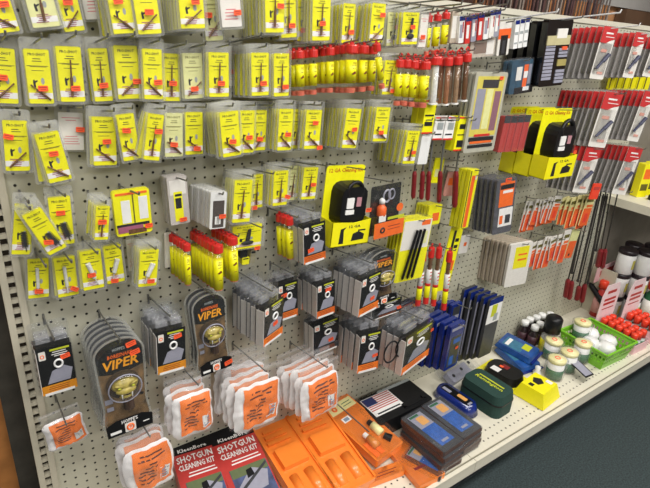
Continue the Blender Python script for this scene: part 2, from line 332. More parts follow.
# ================================================================== SMALL BLISTER CARDS (brushes, mops, jags)
CW, CH = 1.65, 3.75
def card_parts(color, kind, front):
    key = (color, kind, front)
    if key in CARDS: return CARDS[key]
    base = {'Y': YEL, 'P': PALE, 'W': WHI}[color]
    bl = MB().rr(0, 0, CW+.12, CH+.1, .12, -.28, .0, .05); bl.f = [bl.f[0]]+bl.f[2:]
    o_ = rrect(0, .30, CW+.46, CH+1.0, .2); n_ = rrect(0, 0, CW+.04, CH+.02, .1); rim = MB(); q_ = len(o_)
    rim.add([(p[0], .0, p[1]) for p in o_]+[(p[0], .0, p[1]) for p in n_]+[(p[0], .07, p[1]) for p in o_], [(i, (i+1) % q_, (i+1) % q_+q_, i+q_) for i in range(q_)]+[(i, i+2*q_, (i+1) % q_+2*q_, (i+1) % q_) for i in range(q_)])
    ins = MB().rr(0, 0, CW, CH, .1, .035, .06)
    parts = [('blister', bl.mesh('blister', CLR if front else CLS), [('blister_rim', rim.mesh('blister_rim', RIM if front else RIMS))]), ('insert_card', ins.mesh('insert_card', base))]
    if front:
        ink = MB(); y = .03
        if color == 'W':
            for z, wd in ((1.35, 1.2), (1.1, .7), (-.5, .8), (-.75, 1.0), (-1.0, .9), (-1.25, 1.1)): ink.box((0, y, z), (wd, .004, .07))
            parts[1] = ('insert_card', parts[1][1], [('printed_text', ink.mesh('printed_text', PINKT))])
        else:
            text_mb(ink, 'PRO-SHOT', .26, 0, 1.52, y, 1.15)
            for z, wd in ((1.22, .5), (1.06, .62), (.74, 1.4), (.68, 1.1), (.42, .8)): ink.box((random.uniform(-.05, .05), y, z), (wd, .004, .05 if z > 1 else .035))
            fig = MB().prism([(-.32+a*.72, -.45+b*.72) for a, b in [(-.12, -.42), (.08, -.42), (.06, .02), (.30, .2), (.26, .3), (.02, .22), (0, .34), (-.12, .32), (-.16, .12)]], y-.004, y)
            ov = MB().prism([(.22+.12*math.cos(t*.5236), -.3+.24*math.sin(t*.5236)) for t in range(12)], y-.004, y)
            band = MB().box((0, y, -1.33), (CW*.98, .006, .42)); mg = MB()
            for k in range(5): mg.box((-.1+random.uniform(-.1, .2), y-.01, -1.0-.13*k), (random.uniform(.5, .9), .004, .06))
            parts[1] = ('insert_card', parts[1][1], [('lettering', ink.mesh('lettering', OLI if color == 'P' else INK)), ('shooter_emblem', fig.mesh('shooter_emblem', INK)), ('oval_emblem', ov.mesh('oval_emblem', GREY)), ('white_band', band.mesh('white_band', LABW)), ('small_print', mg.mesh('small_print', MAG))])
            if kind:
                b = MB(); bm = BRONZE
                if kind == '\\': b.rod((-.62, -.1, -.55), (.0, -.1, -1.05), .06, .05, 6).rod((0, -.1, -1.05), (.62, -.1, -1.6), .1, .07, 6)
                elif kind == '/': b.rod((.62, -.1, -.45), (.0, -.1, -1.05), .06, .05, 6).rod((0, -.1, -1.05), (-.55, -.1, -1.6), .09, .07, 6)
                elif kind == '|': b.rod((.05, -.1, 1.0), (0, -.1, -.2), .05, .06, 6).rod((0, -.1, -.2), (-.05, -.1, -1.45), .1, .09, 6)
                elif kind == 'B':
                    bm = BRIS; b.rod((.05, -.1, -.1), (.5, -.1, -1.6), .05, .05, 6)
                    for k in range(9):
                        t = k/9; c = Vector((.1+.32*t, -.1, -.2-1.1*t)); b.rod(c+Vector((-.3, 0, -.1)), c+Vector((.3, 0, .1)), .045, .03, 5); b.rod(c+Vector((-.24, 0, .08)), c+Vector((.24, -.05, -.06)), .045, .03, 5)
                elif kind == 'M': bm = MOP; b.rod((-.3, -.1, .7), (.1, -.1, -.75), .2, .17, 8).rod((.1, -.1, -.75), (.4, -.1, -1.5), .05, .05, 6)
                elif kind == 'N': bm = MOP; b.rod((.35, -.1, .5), (-.1, -.1, -.75), .24, .2, 8).rod((-.1, -.1, -.75), (-.25, -.1, -1.5), .05, .05, 6)
                elif kind == 'V': bm = MOP; b.rod((-.1, -.1, 1.0), (-.05, -.1, -.85), .14, .14, 8).rod((-.05, -.1, -.85), (-.05, -.1, -1.5), .06, .06, 6)
                elif kind == 'D': bm = BRIS; b.rod((.1, -.1, 1.2), (0, -.1, -.5), .1, .12, 6).ball((0, -.1, -.9), (.7, .3, .7))
                parts.append(('brush', b.mesh('brush', bm)))
    CARDS[key] = parts; return parts
CARDS = {}
STICK = MB().rr(0, 0, .66, .40, .05, 0, .012, k=1).mesh('price_sticker', STK)
STICKW = MB().box((0, -.004, .08), (.5, .004, .05)).box((0, -.004, -.06), (.36, .004, .04)).mesh('price_print', mat('price_ink', (.35, .03, .02), .6))
def sticker(root, f, px, y=-.30, sc=(1, 1, 1), rot=0, size=1):
    x, z = local(f, px)
    c = child(root, 'price_sticker', STICK, T(x/sc[0], y, z/sc[2]) @ Matrix.Rotation(rot, 4, 'Y') @ Matrix.Diagonal((size/sc[0], 1, size/sc[2], 1)))
    d = bpy.data.objects.new('price_print', STICKW); COL.objects.link(d); d.parent = c
def cards(rowname, rowcat, lst, group):
    names = {'Y': 'yellow', 'P': 'lime', 'W': 'white-backed'}
    kn = {'\\': 'with a bronze brush slanting down right', '/': 'with a bronze brush slanting down left', '|': 'with an upright bronze brush', 'B': 'with a bushy black brush', 'M': 'with a white mop', 'N': 'with a white mop leaning right', 'V': 'with a slim white mop', 'D': 'with a round black brush', '': 'showing its printed back'}
    for i, e in enumerate(lst):
        col, kind, TL, TR, BL, y, n, sp = e[:8]; stks = e[8] if len(e) > 8 else (); kw = e[9] if len(e) > 9 else {}
        f = QY(TL, TR, BL, y, kw.get('yaw', 0)); sc = (f.w/CW, 1, f.h/CH)
        who = '%s blister card, %s from the left in the %s' % (names[col], ORD[i], rowname)
        lab = '%s brush card %s, %s from left, %s' % (names[col], kn[kind], ORD[i], rowname)
        r = spawn('brush_card', card_parts(col, kind, True), f.M, lab, 'blister card', group, sc)
        for s_ in stks: sticker(r, f, s_[:2], sc=sc, rot=math.radians(s_[2] if len(s_) > 2 else random.uniform(-4, 4)))
        top = f.c + f.z*(f.h/2+.45*sc[2])
        jit = kw.get('fan', 0)
        for k in range(1, n+1):
            M = f.M.copy(); yy = k*sp
            up = Matrix.Rotation(random.uniform(-.05, .05)+kw.get('lean', 0)*k, 4, 'Y')
            pv = Vector((0, 0, f.h/2+.45*sc[2]))
            L = Matrix.Translation(f.c + Vector((random.uniform(-.05, .05)-jit*k, yy, -.13*yy))) @ f.M.to_3x3().to_4x4() @ Matrix.Translation(pv) @ up @ Matrix.Translation(-pv)
            spawn('brush_card', card_parts(col, kind if kw.get('same') else '', False) , L, 'card stacked behind the %s card, %s from left, %s' % (names[col], ORD[i], rowname), 'blister card', group, sc)
        if kw.get('hook', 1): hook(top.x, -top.y, top.z, kw.get('L', max(6, y+1.0)), 'the %s brush card, %s from left, %s' % (names[col], ORD[i], rowname))

R1 = [
 ('Y', '\\', (-20, -21), (7, -23), (-10, 34), 3.0, 3, .45, [(3, 4)]),
 ('P', '|', (23.5, -27), (51.5, -28), (28, 28), 3.5, 4, .45),
 ('Y', '/', (57, -22), (78, -23), (59, 32), 2.6, 3, .45, [(67, 2)]),
 ('W', '', (80, -30), (100, -30), (82, 19.5), 1.2, 1, .45),
 ('Y', '\\', (107, -20), (130, -20), (111.5, 34), 4.6, 6, .5, [(117, 1)]),
 ('Y', '/', (133, -18), (157, -18), (136.5, 34.5), 4.9, 3, .5, [(148, 12)]),
 ('Y', '/', (178, -22), (203, -21), (180, 28.5), 5.4, 9, .5, [(194, 1.5)]),
 ('P', '/', (204, -12), (222, -12), (203, 41), 3.6, 1, .5, [(207, 15)]),
 ('W', '', (219.5, -22), (240, -22), (221, 27.5), 5.2, 1, .5, [(236, 12.5)]),
 ('Y', '|', (265, -19), (284, -18), (265.5, 32.5), 5.6, 9, .5, [(279, 6)]),
 ('Y', '|', (281, -12), (297, -12), (280, 38), 4.4, 3, .5, [(290.5, 25.5)]),
 ('Y', '|', (298, -8), (313, -8), (296, 41), 3.6, 3, .5, [(302, 30)]),
 ('Y', '|', (314, -8), (332, -7), (311.5, 40.5), 5.4, 7, .5, [(321, 23.5)]),
 ('Y', '|', (344, 3), (356, 4), (341.5, 43), 5.0, 6, .5, [(349.5, 32)]),
 ('Y', '/', (372.5, 2.5), (386, 4), (369.5, 42), 5.6, 9, .5, [(381, 15)]),
 ('P', 'D', (389, 12), (402, 12), (386, 46), 4.2, 3, .5, [(396, 27)]),
 ('Y', 'D', (404, 12), (420, 12.5), (401, 44.5), 5.4, 3, .5, [(411, 27)]),
 ('W', '', (421, 14), (429, 14.5), (418, 47), 5.4, 1, .5, [(421, 37)]),
]
R2 = [
 ('Y', '/', (-9, 47), (17.5, 49.5), (-10, 102.5), 2.2, 1, .5, [(2, 77)]),
 ('Y', '\\', (24.3, 48.5), (49.8, 49.8), (28.5, 103.6), 2.8, 2, .5, [(42.5, 88)]),
 ('Y', '|', (56, 45.8), (81.4, 47), (60.3, 101.8), 2.8, 2, .5, [(75, 88)]),
 ('Y', '|', (90, 48.3), (108.8, 48.3), (93.3, 101.7), 2.6, 2, .5, [(103, 85)]),
 ('Y', '/', (114.4, 45.3), (138, 45.8), (117.6, 99.2), 3.4, 3, .5, [(136, 81)]),
 ('Y', '\\', (141, 48.3), (160.4, 49.4), (145.8, 99.2), 4.2, 3, .5, [(157, 82)]),
 ('Y', '|', (161, 53), (179, 54), (164, 101), 2.6, 2, .5, [(172, 83)]),
 ('P', '/', (182.3, 53), (202, 53), (185, 99), 3.2, 2, .5, [(193.5, 88.5)]),
 ('Y', '|', (208.3, 52), (228.6, 52.6), (209.8, 97), 4.0, 4, .5, [(220, 83)]),
 ('W', '', (229, 46), (241, 46.5), (229, 86), 1.2, 1, .5, [(233.5, 71.5)]),
 ('Y', '|', (252.3, 52.6), (269.8, 52.6), (251, 96), 5.0, 7, .5, [(262, 83)]),
 ('Y', '|', (275, 53.4), (290.4, 53.4), (273, 96.6), 5.0, 4, .5, [(284, 86.5)]),
 ('Y', '|', (385, 60), (398, 60.5), (382.5, 94.5), 5.0, 3, .5, [(391, 90.5)]),
]
R3 = [
 ('Y', '/', (2, 120), (27, 121), (6, 171), 2.6, 1, .5, [(8, 136, 12)]),
 ('Y', '\\', (34.8, 134.7), (58.5, 130.3), (49.2, 183.8), 3.6, 2, .5, [(53, 153, 6)], {'lean': .06}),
 ('W', '', (57.5, 112), (82.5, 113), (60, 150), 1.0, 0, .5, [(79.5, 129)]),
 ('Y', '\\', (91, 116.6), (115, 117), (94.3, 165.7), 2.8, 2, .5, [(106, 141)]),
 ('Y', '\\', (116, 115), (133.5, 113), (124, 161.5), 3.6, 2, .5, [(125.5, 130, 8)]),
 ('Y', '|', (148.3, 113), (164.3, 115.2), (143.6, 159.5), 4.2, 3, .5, [(157.5, 131, -5)], {'lean': .07}),
 ('P', '\\', (165.5, 113), (184, 113.2), (164.2, 157), 3.4, 2, .5, [(173, 144, 6)]),
 ('Y', '\\', (185, 112.3), (203, 112), (185.3, 155), 3.4, 2, .5, [(196, 148)]),
 ('Y', '\\', (217.8, 113), (236.5, 110.6), (225, 157.4), 5.6, 9, .5, [(231.5, 141, 6)], {'lean': -.01}),
 ('Y', '\\', (239, 110.6), (253.5, 110.3), (240.6, 153.2), 4.6, 3, .5, [(248, 137)]),
 ('Y', '/', (253.7, 110), (266.5, 110), (253.5, 150.7), 3.8, 3, .5, [(258.5, 138.5)]),
 ('Y', '\\', (278, 109), (292, 109), (279, 150.5), 5.2, 8, .5, [(286.5, 134)]),
 ('Y', '|', (293, 109), (304, 109.5), (291, 148.5), 3.6, 3, .5),
 ('Y', '\\', (305, 110), (320.6, 110), (305.8, 149), 5.0, 4, .5, [(314, 122.5), (318, 147)]),
 ('Y', '\\', (346.8, 108), (361.2, 109), (342.5, 148), 5.4, 8, .55, [(353, 129, -8)], {'lean': -.015}),
 ('Y', '\\', (377.4, 107), (391.2, 107.3), (372.5, 141.5), 5.4, 9, .5, [(379.5, 132)]),
 ('Y', '|', (408, 130.6), (420, 131), (403, 163.8), 5.2, 9, .5, [(412, 152)]),
]
R4 = [
 ('Y', 'B', (15.3, 204), (34, 205), (11, 254.5), 3.6, 1, .5),
 ('Y', 'B', (28.6, 213.7), (47, 204.8), (43.3, 258.2), 4.6, 1, .5, [(48, 241, 25)]),
 ('Y', 'B', (47, 198), (69.3, 196), (54, 246), 3.0, 1, .5, [(60, 212)]),
 ('Y', '|', (95, 206), (109, 206), (95.5, 240), 5.6, 5, .6, [(101.5, 221)]),
 ('Y', '|', (232, 180.7), (250, 180), (235.2, 222.6), 4.4, 4, .5),
 ('Y', '|', (249.7, 175.4), (262.6, 174), (250.6, 208.7), 2.8, 1, .5, [(253, 207)]),
 ('Y', '|', (273.5, 171.6), (288, 170.3), (273.4, 206.2), 4.0, 3, .5, [(286, 196, 20)]),
 ('P', '|', (287, 166.5), (299, 166), (287, 200.5), 2.4, 1, .5),
 ('Y', '|', (303, 167.8), (317.3, 167.3), (302.6, 199.5), 3.4, 2, .5, [(312, 184)]),
]
R5 = [
 ('Y', 'V', (25, 259.6), (46.4, 258), (30.5, 298.7), 1.6, 0, .5, [(38.5, 290)]),
 ('Y', 'V', (53, 258.7), (74.4, 255.3), (58.7, 298), 2.4, 1, .5, [(74, 287.5, 35)]),
 ('Y', 'M', (79.5, 252), (100.8, 248.5), (83.6, 291.2), 3.0, 1, .5, [(91, 274)]),
 ('Y', 'N', (104, 246.8), (122, 243.4), (106, 285), 2.8, 1, .5, [(114, 279.5, 8)]),
 ('W', '', (128, 240), (140, 238), (126.5, 272), 1.0, 0, .5, (), {'hook': 0}),
 ('Y', 'N', (137.9, 250.6), (156.6, 249.4), (140.6, 287), 4.4, 4, .5, [(150, 280)]),
 ('Y', 'D', (230.6, 227.5), (260, 223.7), (234.5, 250), 3.0, 1, .5, [(256, 247)]),
]
cards('top hook row', 'R1', R1, 'brush cards on the top hook row')
cards('second hook row', 'R2', R2, 'brush cards on the second hook row')
cards('third hook row', 'R3', R3, 'brush cards on the third hook row')
cards('fourth hook row', 'R4', R4, 'brush cards on the fourth hook row')
cards('fifth hook row', 'R5', R5, 'brush cards on the fifth hook row')

# ================================================================== RED-CAPPED TUBES
def tube_parts(lab, inner=None, loop=False, full=False):
    k = (lab.name if lab else None, inner.name if inner else None, loop, full)
    if k in TUBES: return TUBES[k]
    cap = MB().lathe([(.3, 0), (.46, -.04), (.5, -.15), (.52, -.8), (.5, -.86)], 14)
    if loop: cap.torus((0, 0, .32), .26, .09, 12, 5)
    else: cap.box((0, 0, .12), (.34, .12, .35))
    tb = MB().lathe([(.44, -.8), (.44, -4.9), (.3, -5.0)], 14)
    P = [('cap', cap.mesh('cap', RED)), ('tube', tb.mesh('tube', CLR, True))]
    if lab:
        l = MB().lathe([(.45, -1.6), (.46, -1.6), (.46, -4.9 if full else -4.0), (.45, -4.9 if full else -4.0)], 14)
        ink = MB()
        for z, wd in ((-1.8, .34), (-1.95, .3), (-2.1, .36), (-2.4, .3), (-3.8, .3)): ink.box((-.0, -.462, z), (wd, .01, .045))
        ink.prism([(-.24, -3.0), (.1, -2.7), (.2, -2.95), (-.1, -3.1)], -.475, -.46)
        P.append(('label', l.mesh('label', lab, True), [('lettering', ink.mesh('lettering', mat('maroon_ink', (.16, .03, .01), .5)))]))
    if inner: P.append(('contents', MB().rod((0, 0, -.9), (0, 0, -4.8), .3, .3, 10).mesh('contents', inner)))
    P.append(('bottom_cap', MB().lathe([(.42, -4.92 if full else -4.55), (.43, -4.92 if full else -4.55), (.43, -5.0), (.3, -5.05)], 14).mesh('bottom_cap', mat('salmon_cap', (.68, .16, .10), .4))) if not inner else ('bottom_plug', MB().lathe([(.4, -4.85), (.45, -4.9), (.45, -5.0), (.3, -5.05)], 12).mesh('bottom_plug', WHP)))
    TUBES[k] = P; return P
TUBES = {}
def tube(top, bot, wpx, y, label, group, parts, n=0, sp=.9, hk=True, cat='tube', name='capped_tube'):
    a, b = onY(top, y), onY(bot, y); L = (a-b).length; z = (a-b).normalized(); x = Vector((0, 1, 0)).cross(z).normalized(); yv = z.cross(x)
    d = (a-CAM).dot(FW); wi = wpx/FPX*d
    M = Matrix(((x.x, yv.x, z.x, a.x), (x.y, yv.y, z.y, a.y), (x.z, yv.z, z.z, a.z), (0, 0, 0, 1))); sc = (wi, wi, L/5)
    spawn(name, parts, M, label, cat, group, sc)
    for k in range(1, n+1):
        M2 = M.copy(); M2.translation = a+Vector((random.uniform(-.05, .05), sp*k, -.13*sp*k))
        spawn(name, parts, M2, short('tube hanging behind the ', label), cat, group, sc)
    if hk: hook(a.x, y, a.z+.25, max(6, y+.8), 'the '+label)
def slim_parts():
    P = list(tube_parts(None, BRONZE))[:2]
    P += [('contents', MB().rod((0, 0, -.9), (0, 0, -2.0), .34, .34, 10).mesh('contents', BRONZE))]
    for nm, m_, a, b in (('white_label', LABW, -1.9, -3.1), ('red_band', RED, -3.1, -3.35), ('yellow_label', YEL, -3.35, -4.4)):
        P.append((nm, MB().lathe([(.45, a), (.47, a), (.47, b), (.45, b)], 14).mesh(nm, m_, True)))
    ink = MB()
    for z in (-2.1, -2.4, -2.7): ink.box((0, -.475, z), (.4, .01, .09))
    P.append(('print_bar', ink.mesh('print_bar', RED))); P.append(('bottom_cap', MB().lathe([(.46, -4.4), (.48, -4.4), (.48, -5.0), (.3, -5.05)], 14).mesh('bottom_cap', RED)))
    return P
YT = tube_parts(YEL); YTL = tube_parts(YEL, None, True)
g2 = 'red-capped tubes on the second hook row'
tube((299.5, 50), (300.5, 95), 10, 5, 'red-capped tube with yellow label, leftmost in the second row', g2, YT, 2)
tube((313.5, 49), (313, 94), 9, 5, 'red-capped tube with yellow label, second from left in its row', g2, YT, 2)
tube((330.5, 47), (329.5, 92), 9, 5.2, 'red-capped tube with yellow label, third from left in its row', g2, YT, 2)
tube((340, 46), (338, 91), 8, 4.4, 'slim red-capped tube behind the pair with orange rings', g2, YT, 1)
tube((352, 44), (349.5, 92), 13, 6, 'thick red-capped tube with wide yellow label and orange ring', g2, YT, 2)
tube((364.5, 45), (361.5, 91), 10, 5.6, 'thick red-capped tube just right of the thickest one', g2, YT, 2)
tube((373.5, 46), (370.5, 90), 9, 5, 'red-capped tube half hidden behind the tilted slim one', g2, YT, 1)
tube((376.5, 43), (382, 88), 7.5, 6.8, 'slim clear tube with yellow label tilted in front of the others', g2, YT, 0)
for i, (x, yy) in enumerate(((400.5, 59), (407.5, 59), (415, 60), (426, 61))):
    tube((x, yy), (x-4, yy+46), 8.5 if i < 3 else 10.5, 5.5+.2*i, 'red ring-topped tube, %s from left above the olive cards' % ORD[i], 'ring-topped tubes', YTL, 1 if i else 0)
for i, (x, yy, inn, wd) in enumerate(((436.5, 56, MOP, 12), (449, 57, WOODR, 9), (458.5, 56, TAN, 9), (467.5, 53, BRONZE, 9))):
    tube((x, yy), (x-4, yy+48), wd, 5.6, 'big red ring-topped tube, %s in the right-hand group' % ORD[i], 'big ring-topped tubes', tube_parts(None, inn, True), 1)
# long slim packs below them
def slab_parts(w, h, d, m, bits=(), wrap=None, r=.08):
    """flat pack: body with raised coloured panels (x, z, w, h, material, name) on its face"""
    P = [('body', MB().rr(0, 0, w, h, min(r*w, .3), 0, d, .0).mesh('body', m))]
    for i, (x, z, bw, bh, bm, nm) in enumerate(bits): P.append((nm, MB().rr(x*w, z*h, bw*w, bh*h, .02, -.02-.006*i, .01, k=1).mesh(nm, bm)))
    if wrap: P.append(('wrapper', MB().rr(0, .02*h, w+.12, h+.2, .06, -.09, d+.05, .02).mesh('wrapper', wrap)))
    return P
def slab(name, TL, TR, BL, y, d, m, bits, label, cat, group=None, yaw=0, wrap=None, n=0, sp=.5, hk=True, stk=(), blab=None, back=None, L=None, lett=()):
    f = QY(TL, TR, BL, y, yaw); P = slab_parts(f.w, f.h, d, m, bits, wrap)
    for (s, x, z, sz, wd, lm) in lett: P.append(('lettering', text_mb(MB(), s, sz*f.h, x*f.w, z*f.h, -.1, wd*f.w).mesh('lettering', lm)))
    r = spawn(name, P, f.M, label, cat, group)
    for s_ in stk: sticker(r, f, s_, -.14)
    BP = slab_parts(f.w, f.h, d, back or m, (), wrap) if n else None
    for k in range(1, n+1):
        M = f.M.copy(); M.translation = f.c+Vector((random.uniform(-.08, .08), sp*k, -.13*sp*k))
        spawn(name, BP, M, blab or short('pack hanging behind the ', label), cat, group or short('packs behind the ', label))
    top = f.c+f.z*(f.h/2-.1)
    if hk: hook(top.x, -top.y, top.z, L or max(6, y+.8), 'the '+label)
    return r, f
slab('label_tube', (425, 100), (436, 100), (422.5, 134), 5.2, .9, YEL, [(0, .2, .96, .3, YEL, 'label'), (0, .47, 1, .05, RED, 'red_edge'), (0, -.47, 1, .05, RED, 'red_edge'), (0, .05, .8, .05, INK, 'print_bar'), (0, -.2, .7, .12, INK, 'print_bar')], 'long tube with yellow label and red edges under the red caps', 'tube', None, 0, None, 2)
for i, (x, ww) in enumerate(((435, 9.5), (445.5, 9.5))):
    slab('label_tube', (x, 117), (x+ww, 117), (x-1.5, 140), 5.0, .9, LABW, [(0, .46, 1, .07, RED, 'red_edge'), (0, -.46, 1, .07, RED, 'red_edge'), (.1, .1, .6, .3, GREY, 'print_picture'), (0, -.25, .7, .06, INK, 'print_bar'), (0, .35, .7, .05, INK, 'print_bar')], 'white labelled tube with red edges, %s of the pair' % ('left' if i == 0 else 'right'), 'tube', 'white labelled tubes', 0, None, 1)
slab('label_tube', (457.5, 117), (468, 117), (455, 151), 5.0, .9, YEL, [(0, .47, 1, .05, RED, 'red_edge'), (0, -.47, 1, .05, RED, 'red_edge'), (0, .22, .6, .14, INK, 'print_bar'), (0, -.02, .8, .03, INK, 'print_bar'), (0, -.28, .6, .2, INK, 'print_bar')], 'tube with yellow label beside the white labelled pair', 'tube', None, 0, None, 1)
slab('white_sleeve', (420.5, 133), (430, 133), (419.5, 164), 5.0, .5, WHP, [(0, .3, .7, .1, LABW, 'label')], 'plain white sleeve pack beside the olive card stack', 'pack', None, 0, CLR)
tkr, tkf = slab('tool_kit_pack', (474, 72), (506, 72.5), (465.5, 153), 5.4, .3, mat('frosted_pack', (.46, .45, .37), .35), [(0, .08, .84, .74, mat('straw_insert', (.66, .57, .10), .5), 'yellow_insert'), (-.25, .05, .26, .5, LILAC, 'tool_tray'), (.28, .02, .2, .5, mat('mauve_tool', (.26, .12, .16), .5), 'tool_tray'), (.02, .05, .2, .5, PALE, 'tool_tray'), (.0, .36, .5, .1, DGREY, 'black_tool'), (0, -.33, .8, .05, INK, 'print_bar'), (0, -.42, .8, .04, INK, 'print_bar'), (0, -.37, .7, .03, ORK, 'print_bar'), (0, -.28, .5, .03, RED, 'print_bar')], 'clear pack with yellow insert and grey and mauve tools', 'tool pack', None, 0, CLR, 2, .6, True, [(501, 78)])
# dark red handled rods below
def rodtool(top, join, bot, y, label, group, wpx=4.2, hm=CRED, hk=False):
    a, j, b = onY(top, y), onY(join, y), onY(bot, y); d = (j-CAM).dot(FW); r = wpx/FPX*d/2
    P = [('shaft', MB().rod(a-j, (0, 0, 0), .13, .13, 8).mesh('shaft', STEEL)),
         ('handle', MB().rod((0, 0, 0), (b-j)*.12, r*.6, r, 10).rod((b-j)*.12, (b-j)*.92, r, r, 10).rod((b-j)*.92, b-j, r, r*.7, 10).mesh('handle', hm)),
         ('hang_loop', MB().torus((a-j)+Vector((0, 0, .2)), .22, .05, 10, 5).mesh('hang_loop', STEEL))]
    spawn('cleaning_rod', P, T(*j), label, 'rod', group)
    if hk: hook(a.x, y, a.z+.25, max(6, y+.6), 'the '+label)
for i, (x, b_, o) in enumerate(((414.3, 198, 6), (422.4, 199, 6), (428.7, 200, 7), (440, 202, 7), (455.7, 207, 8))):
    rodtool((x+o*.9, 122), (x+.4, 171), (x-1.2, b_), 4.2, 'steel rod with dark red handle, %s from left of five' % ORD[i], 'red-handled rods in the middle', 5 if i < 4 else 6, CRED, True)
slab('long_card', (435, 158), (444, 158), (432, 183), 2.4, .2, YEL, [(0, -.1, .6, .3, PALE, 'print_panel')], 'yellow card behind the fourth red-handled rod', 'card')
slab('long_card', (447, 172), (462, 172), (444.5, 196), 1.6, .15, mat('pink_card', (.62, .30, .26), .5), [(0, .1, .7, .3, ORK, 'print_panel')], 'pinkish orange card behind the fifth red-handled rod', 'card')
slab('long_card', (430, 206), (443, 204), (426, 226), 3.5, .3, YEL, [(.1, -.1, .5, .4, ORK, 'print_panel')], 'small yellow card stack below the red-handled rods', 'card', None, 0, CLR, 4, .5)
slab('stick_pack', (470.5, 170), (479, 169), (460, 229), 5.0, .5, YEL, [(.0, -.02, .4, .92, ORG, 'orange_stick'), (-.36, 0, .12, .96, OLI, 'print_edge'), (.1, .44, .7, .08, YEL, 'header'), (.3, .36, .16, .06, LABW, 'sticker_label')], 'tall narrow yellow pack with an orange stick', 'pack', None, 0, CLR, 2, .7)

# ================================================================== FIFTH ROW: hooks full of red-capped tubes
YTF = tube_parts(YEL, None, False, True)
g5 = 'red-capped tubes on the fifth hook row'
slab('hang_card', (164, 233), (176, 231.5), (165, 268), .5, .06, WHI, [(0, 0, .7, .5, LABW, 'print_panel')], 'white card behind the leftmost tubes of the fifth row', 'card', None, 0, None, 0, .5, False)
tube((186.5, 243), (188, 284), 8, 5.0, 'red-capped yellow tube, front one of the leftmost fifth-row hook', g5, YTF, 4, .9)
tube((217.5, 244), (218.5, 289), 11, 6.0, 'red-capped yellow tube, front one of the middle fifth-row hook', g5, YTF, 6, .9)
tube((232, 236), (234, 280), 11, 4.6, 'red-capped yellow tube, front one of the right fifth-row hook', g5, YTF, 4, .9)
tube((289, 217), (290, 258), 8.5, 4.4, 'red-capped yellow tube hanging beside the black and orange pack', g5, YTF, 2, .9)
# brush and cylinder hanging under the wide yellow card
def px_box(name, TL, TR, BL, y, d, m, label, cat): return slab(name, TL, TR, BL, y, d, m, [(0, .3, .8, .15, BLK, 'band')], label, cat, None, 0, CLR, 0, .5, False)
px_box('bore_mop', (240, 248), (247, 247), (241, 258), 2.6, .8, BLKP, 'small black bore mop under the wide yellow card', 'mop')
px_box('brass_cylinder', (250, 250), (255, 249.5), (251, 263), 2.6, .8, mat('pale_brass', (.42, .38, .26), .3, .1, metal=.4), 'small pale brass cylinder under the wide yellow card', 'cylinder')
px_box('yellow_cylinder', (242, 258), (249, 257), (242.5, 265), 2.6, .8, YEL, 'small yellow cylinder under the wide yellow card', 'cylinder')
# ---- fourth row packs that are not plain brush cards
slab('patch_pack', (113, 192), (150, 187), (115.8, 237.8), 3.6, .1, YEL, [(-.18, .03, .24, .5, WHP, 'white_patch_roll'), (.3, .08, .24, .5, WHP, 'white_patch_roll'), (0, .42, .86, .05, ORK, 'lettering_line'), (.03, .05, .03, .7, OLI, 'print_edge'), (-.02, -.27, .9, .06, INK, 'print_bar'), (-.1, -.36, .7, .14, MAG, 'print_picture'), (.08, -.42, .5, .1, BRONZE, 'print_picture')], 'wide yellow pack with two white patch rolls', 'pack', None, 0, CLR, 1, .6, True, [(148.5, 225)])
slab('swab_pack', (167, 178), (187, 175), (170.5, 226), 3.6, .5, mat('frosted_swab', (.52, .48, .45), .4), [(0, .28, .8, .3, WHI, 'white_swabs'), (-.02, -.12, .44, .62, YEL, 'label'), (-.02, -.05, .3, .22, INK, 'lettering'), (0, .12, .34, .05, INK, 'lettering')], 'white swab pack with slanted yellow label', 'pack', 'white swab packs', 0, CLR, 2, .6, True, [(183, 219)], 'white swab pack behind the one with slanted yellow label', None)
slab('swab_pack', (208.5, 193), (224.8, 192), (211.6, 229), 5.6, .5, WHP, [(.02, -.1, .7, .74, mat('dark_brown_label', (.035, .018, .014), .4), 'dark_label'), (.0, -.27, .36, .22, LABW, 'barcode_label'), (-.04, -.27, .04, .2, INK, 'barcode_bar'), (.06, -.27, .04, .2, INK, 'barcode_bar')], 'white pack with dark brown label and barcode', 'pack', 'white packs with brown labels', 0, CLS, 6, .7, True, [(222, 216)])

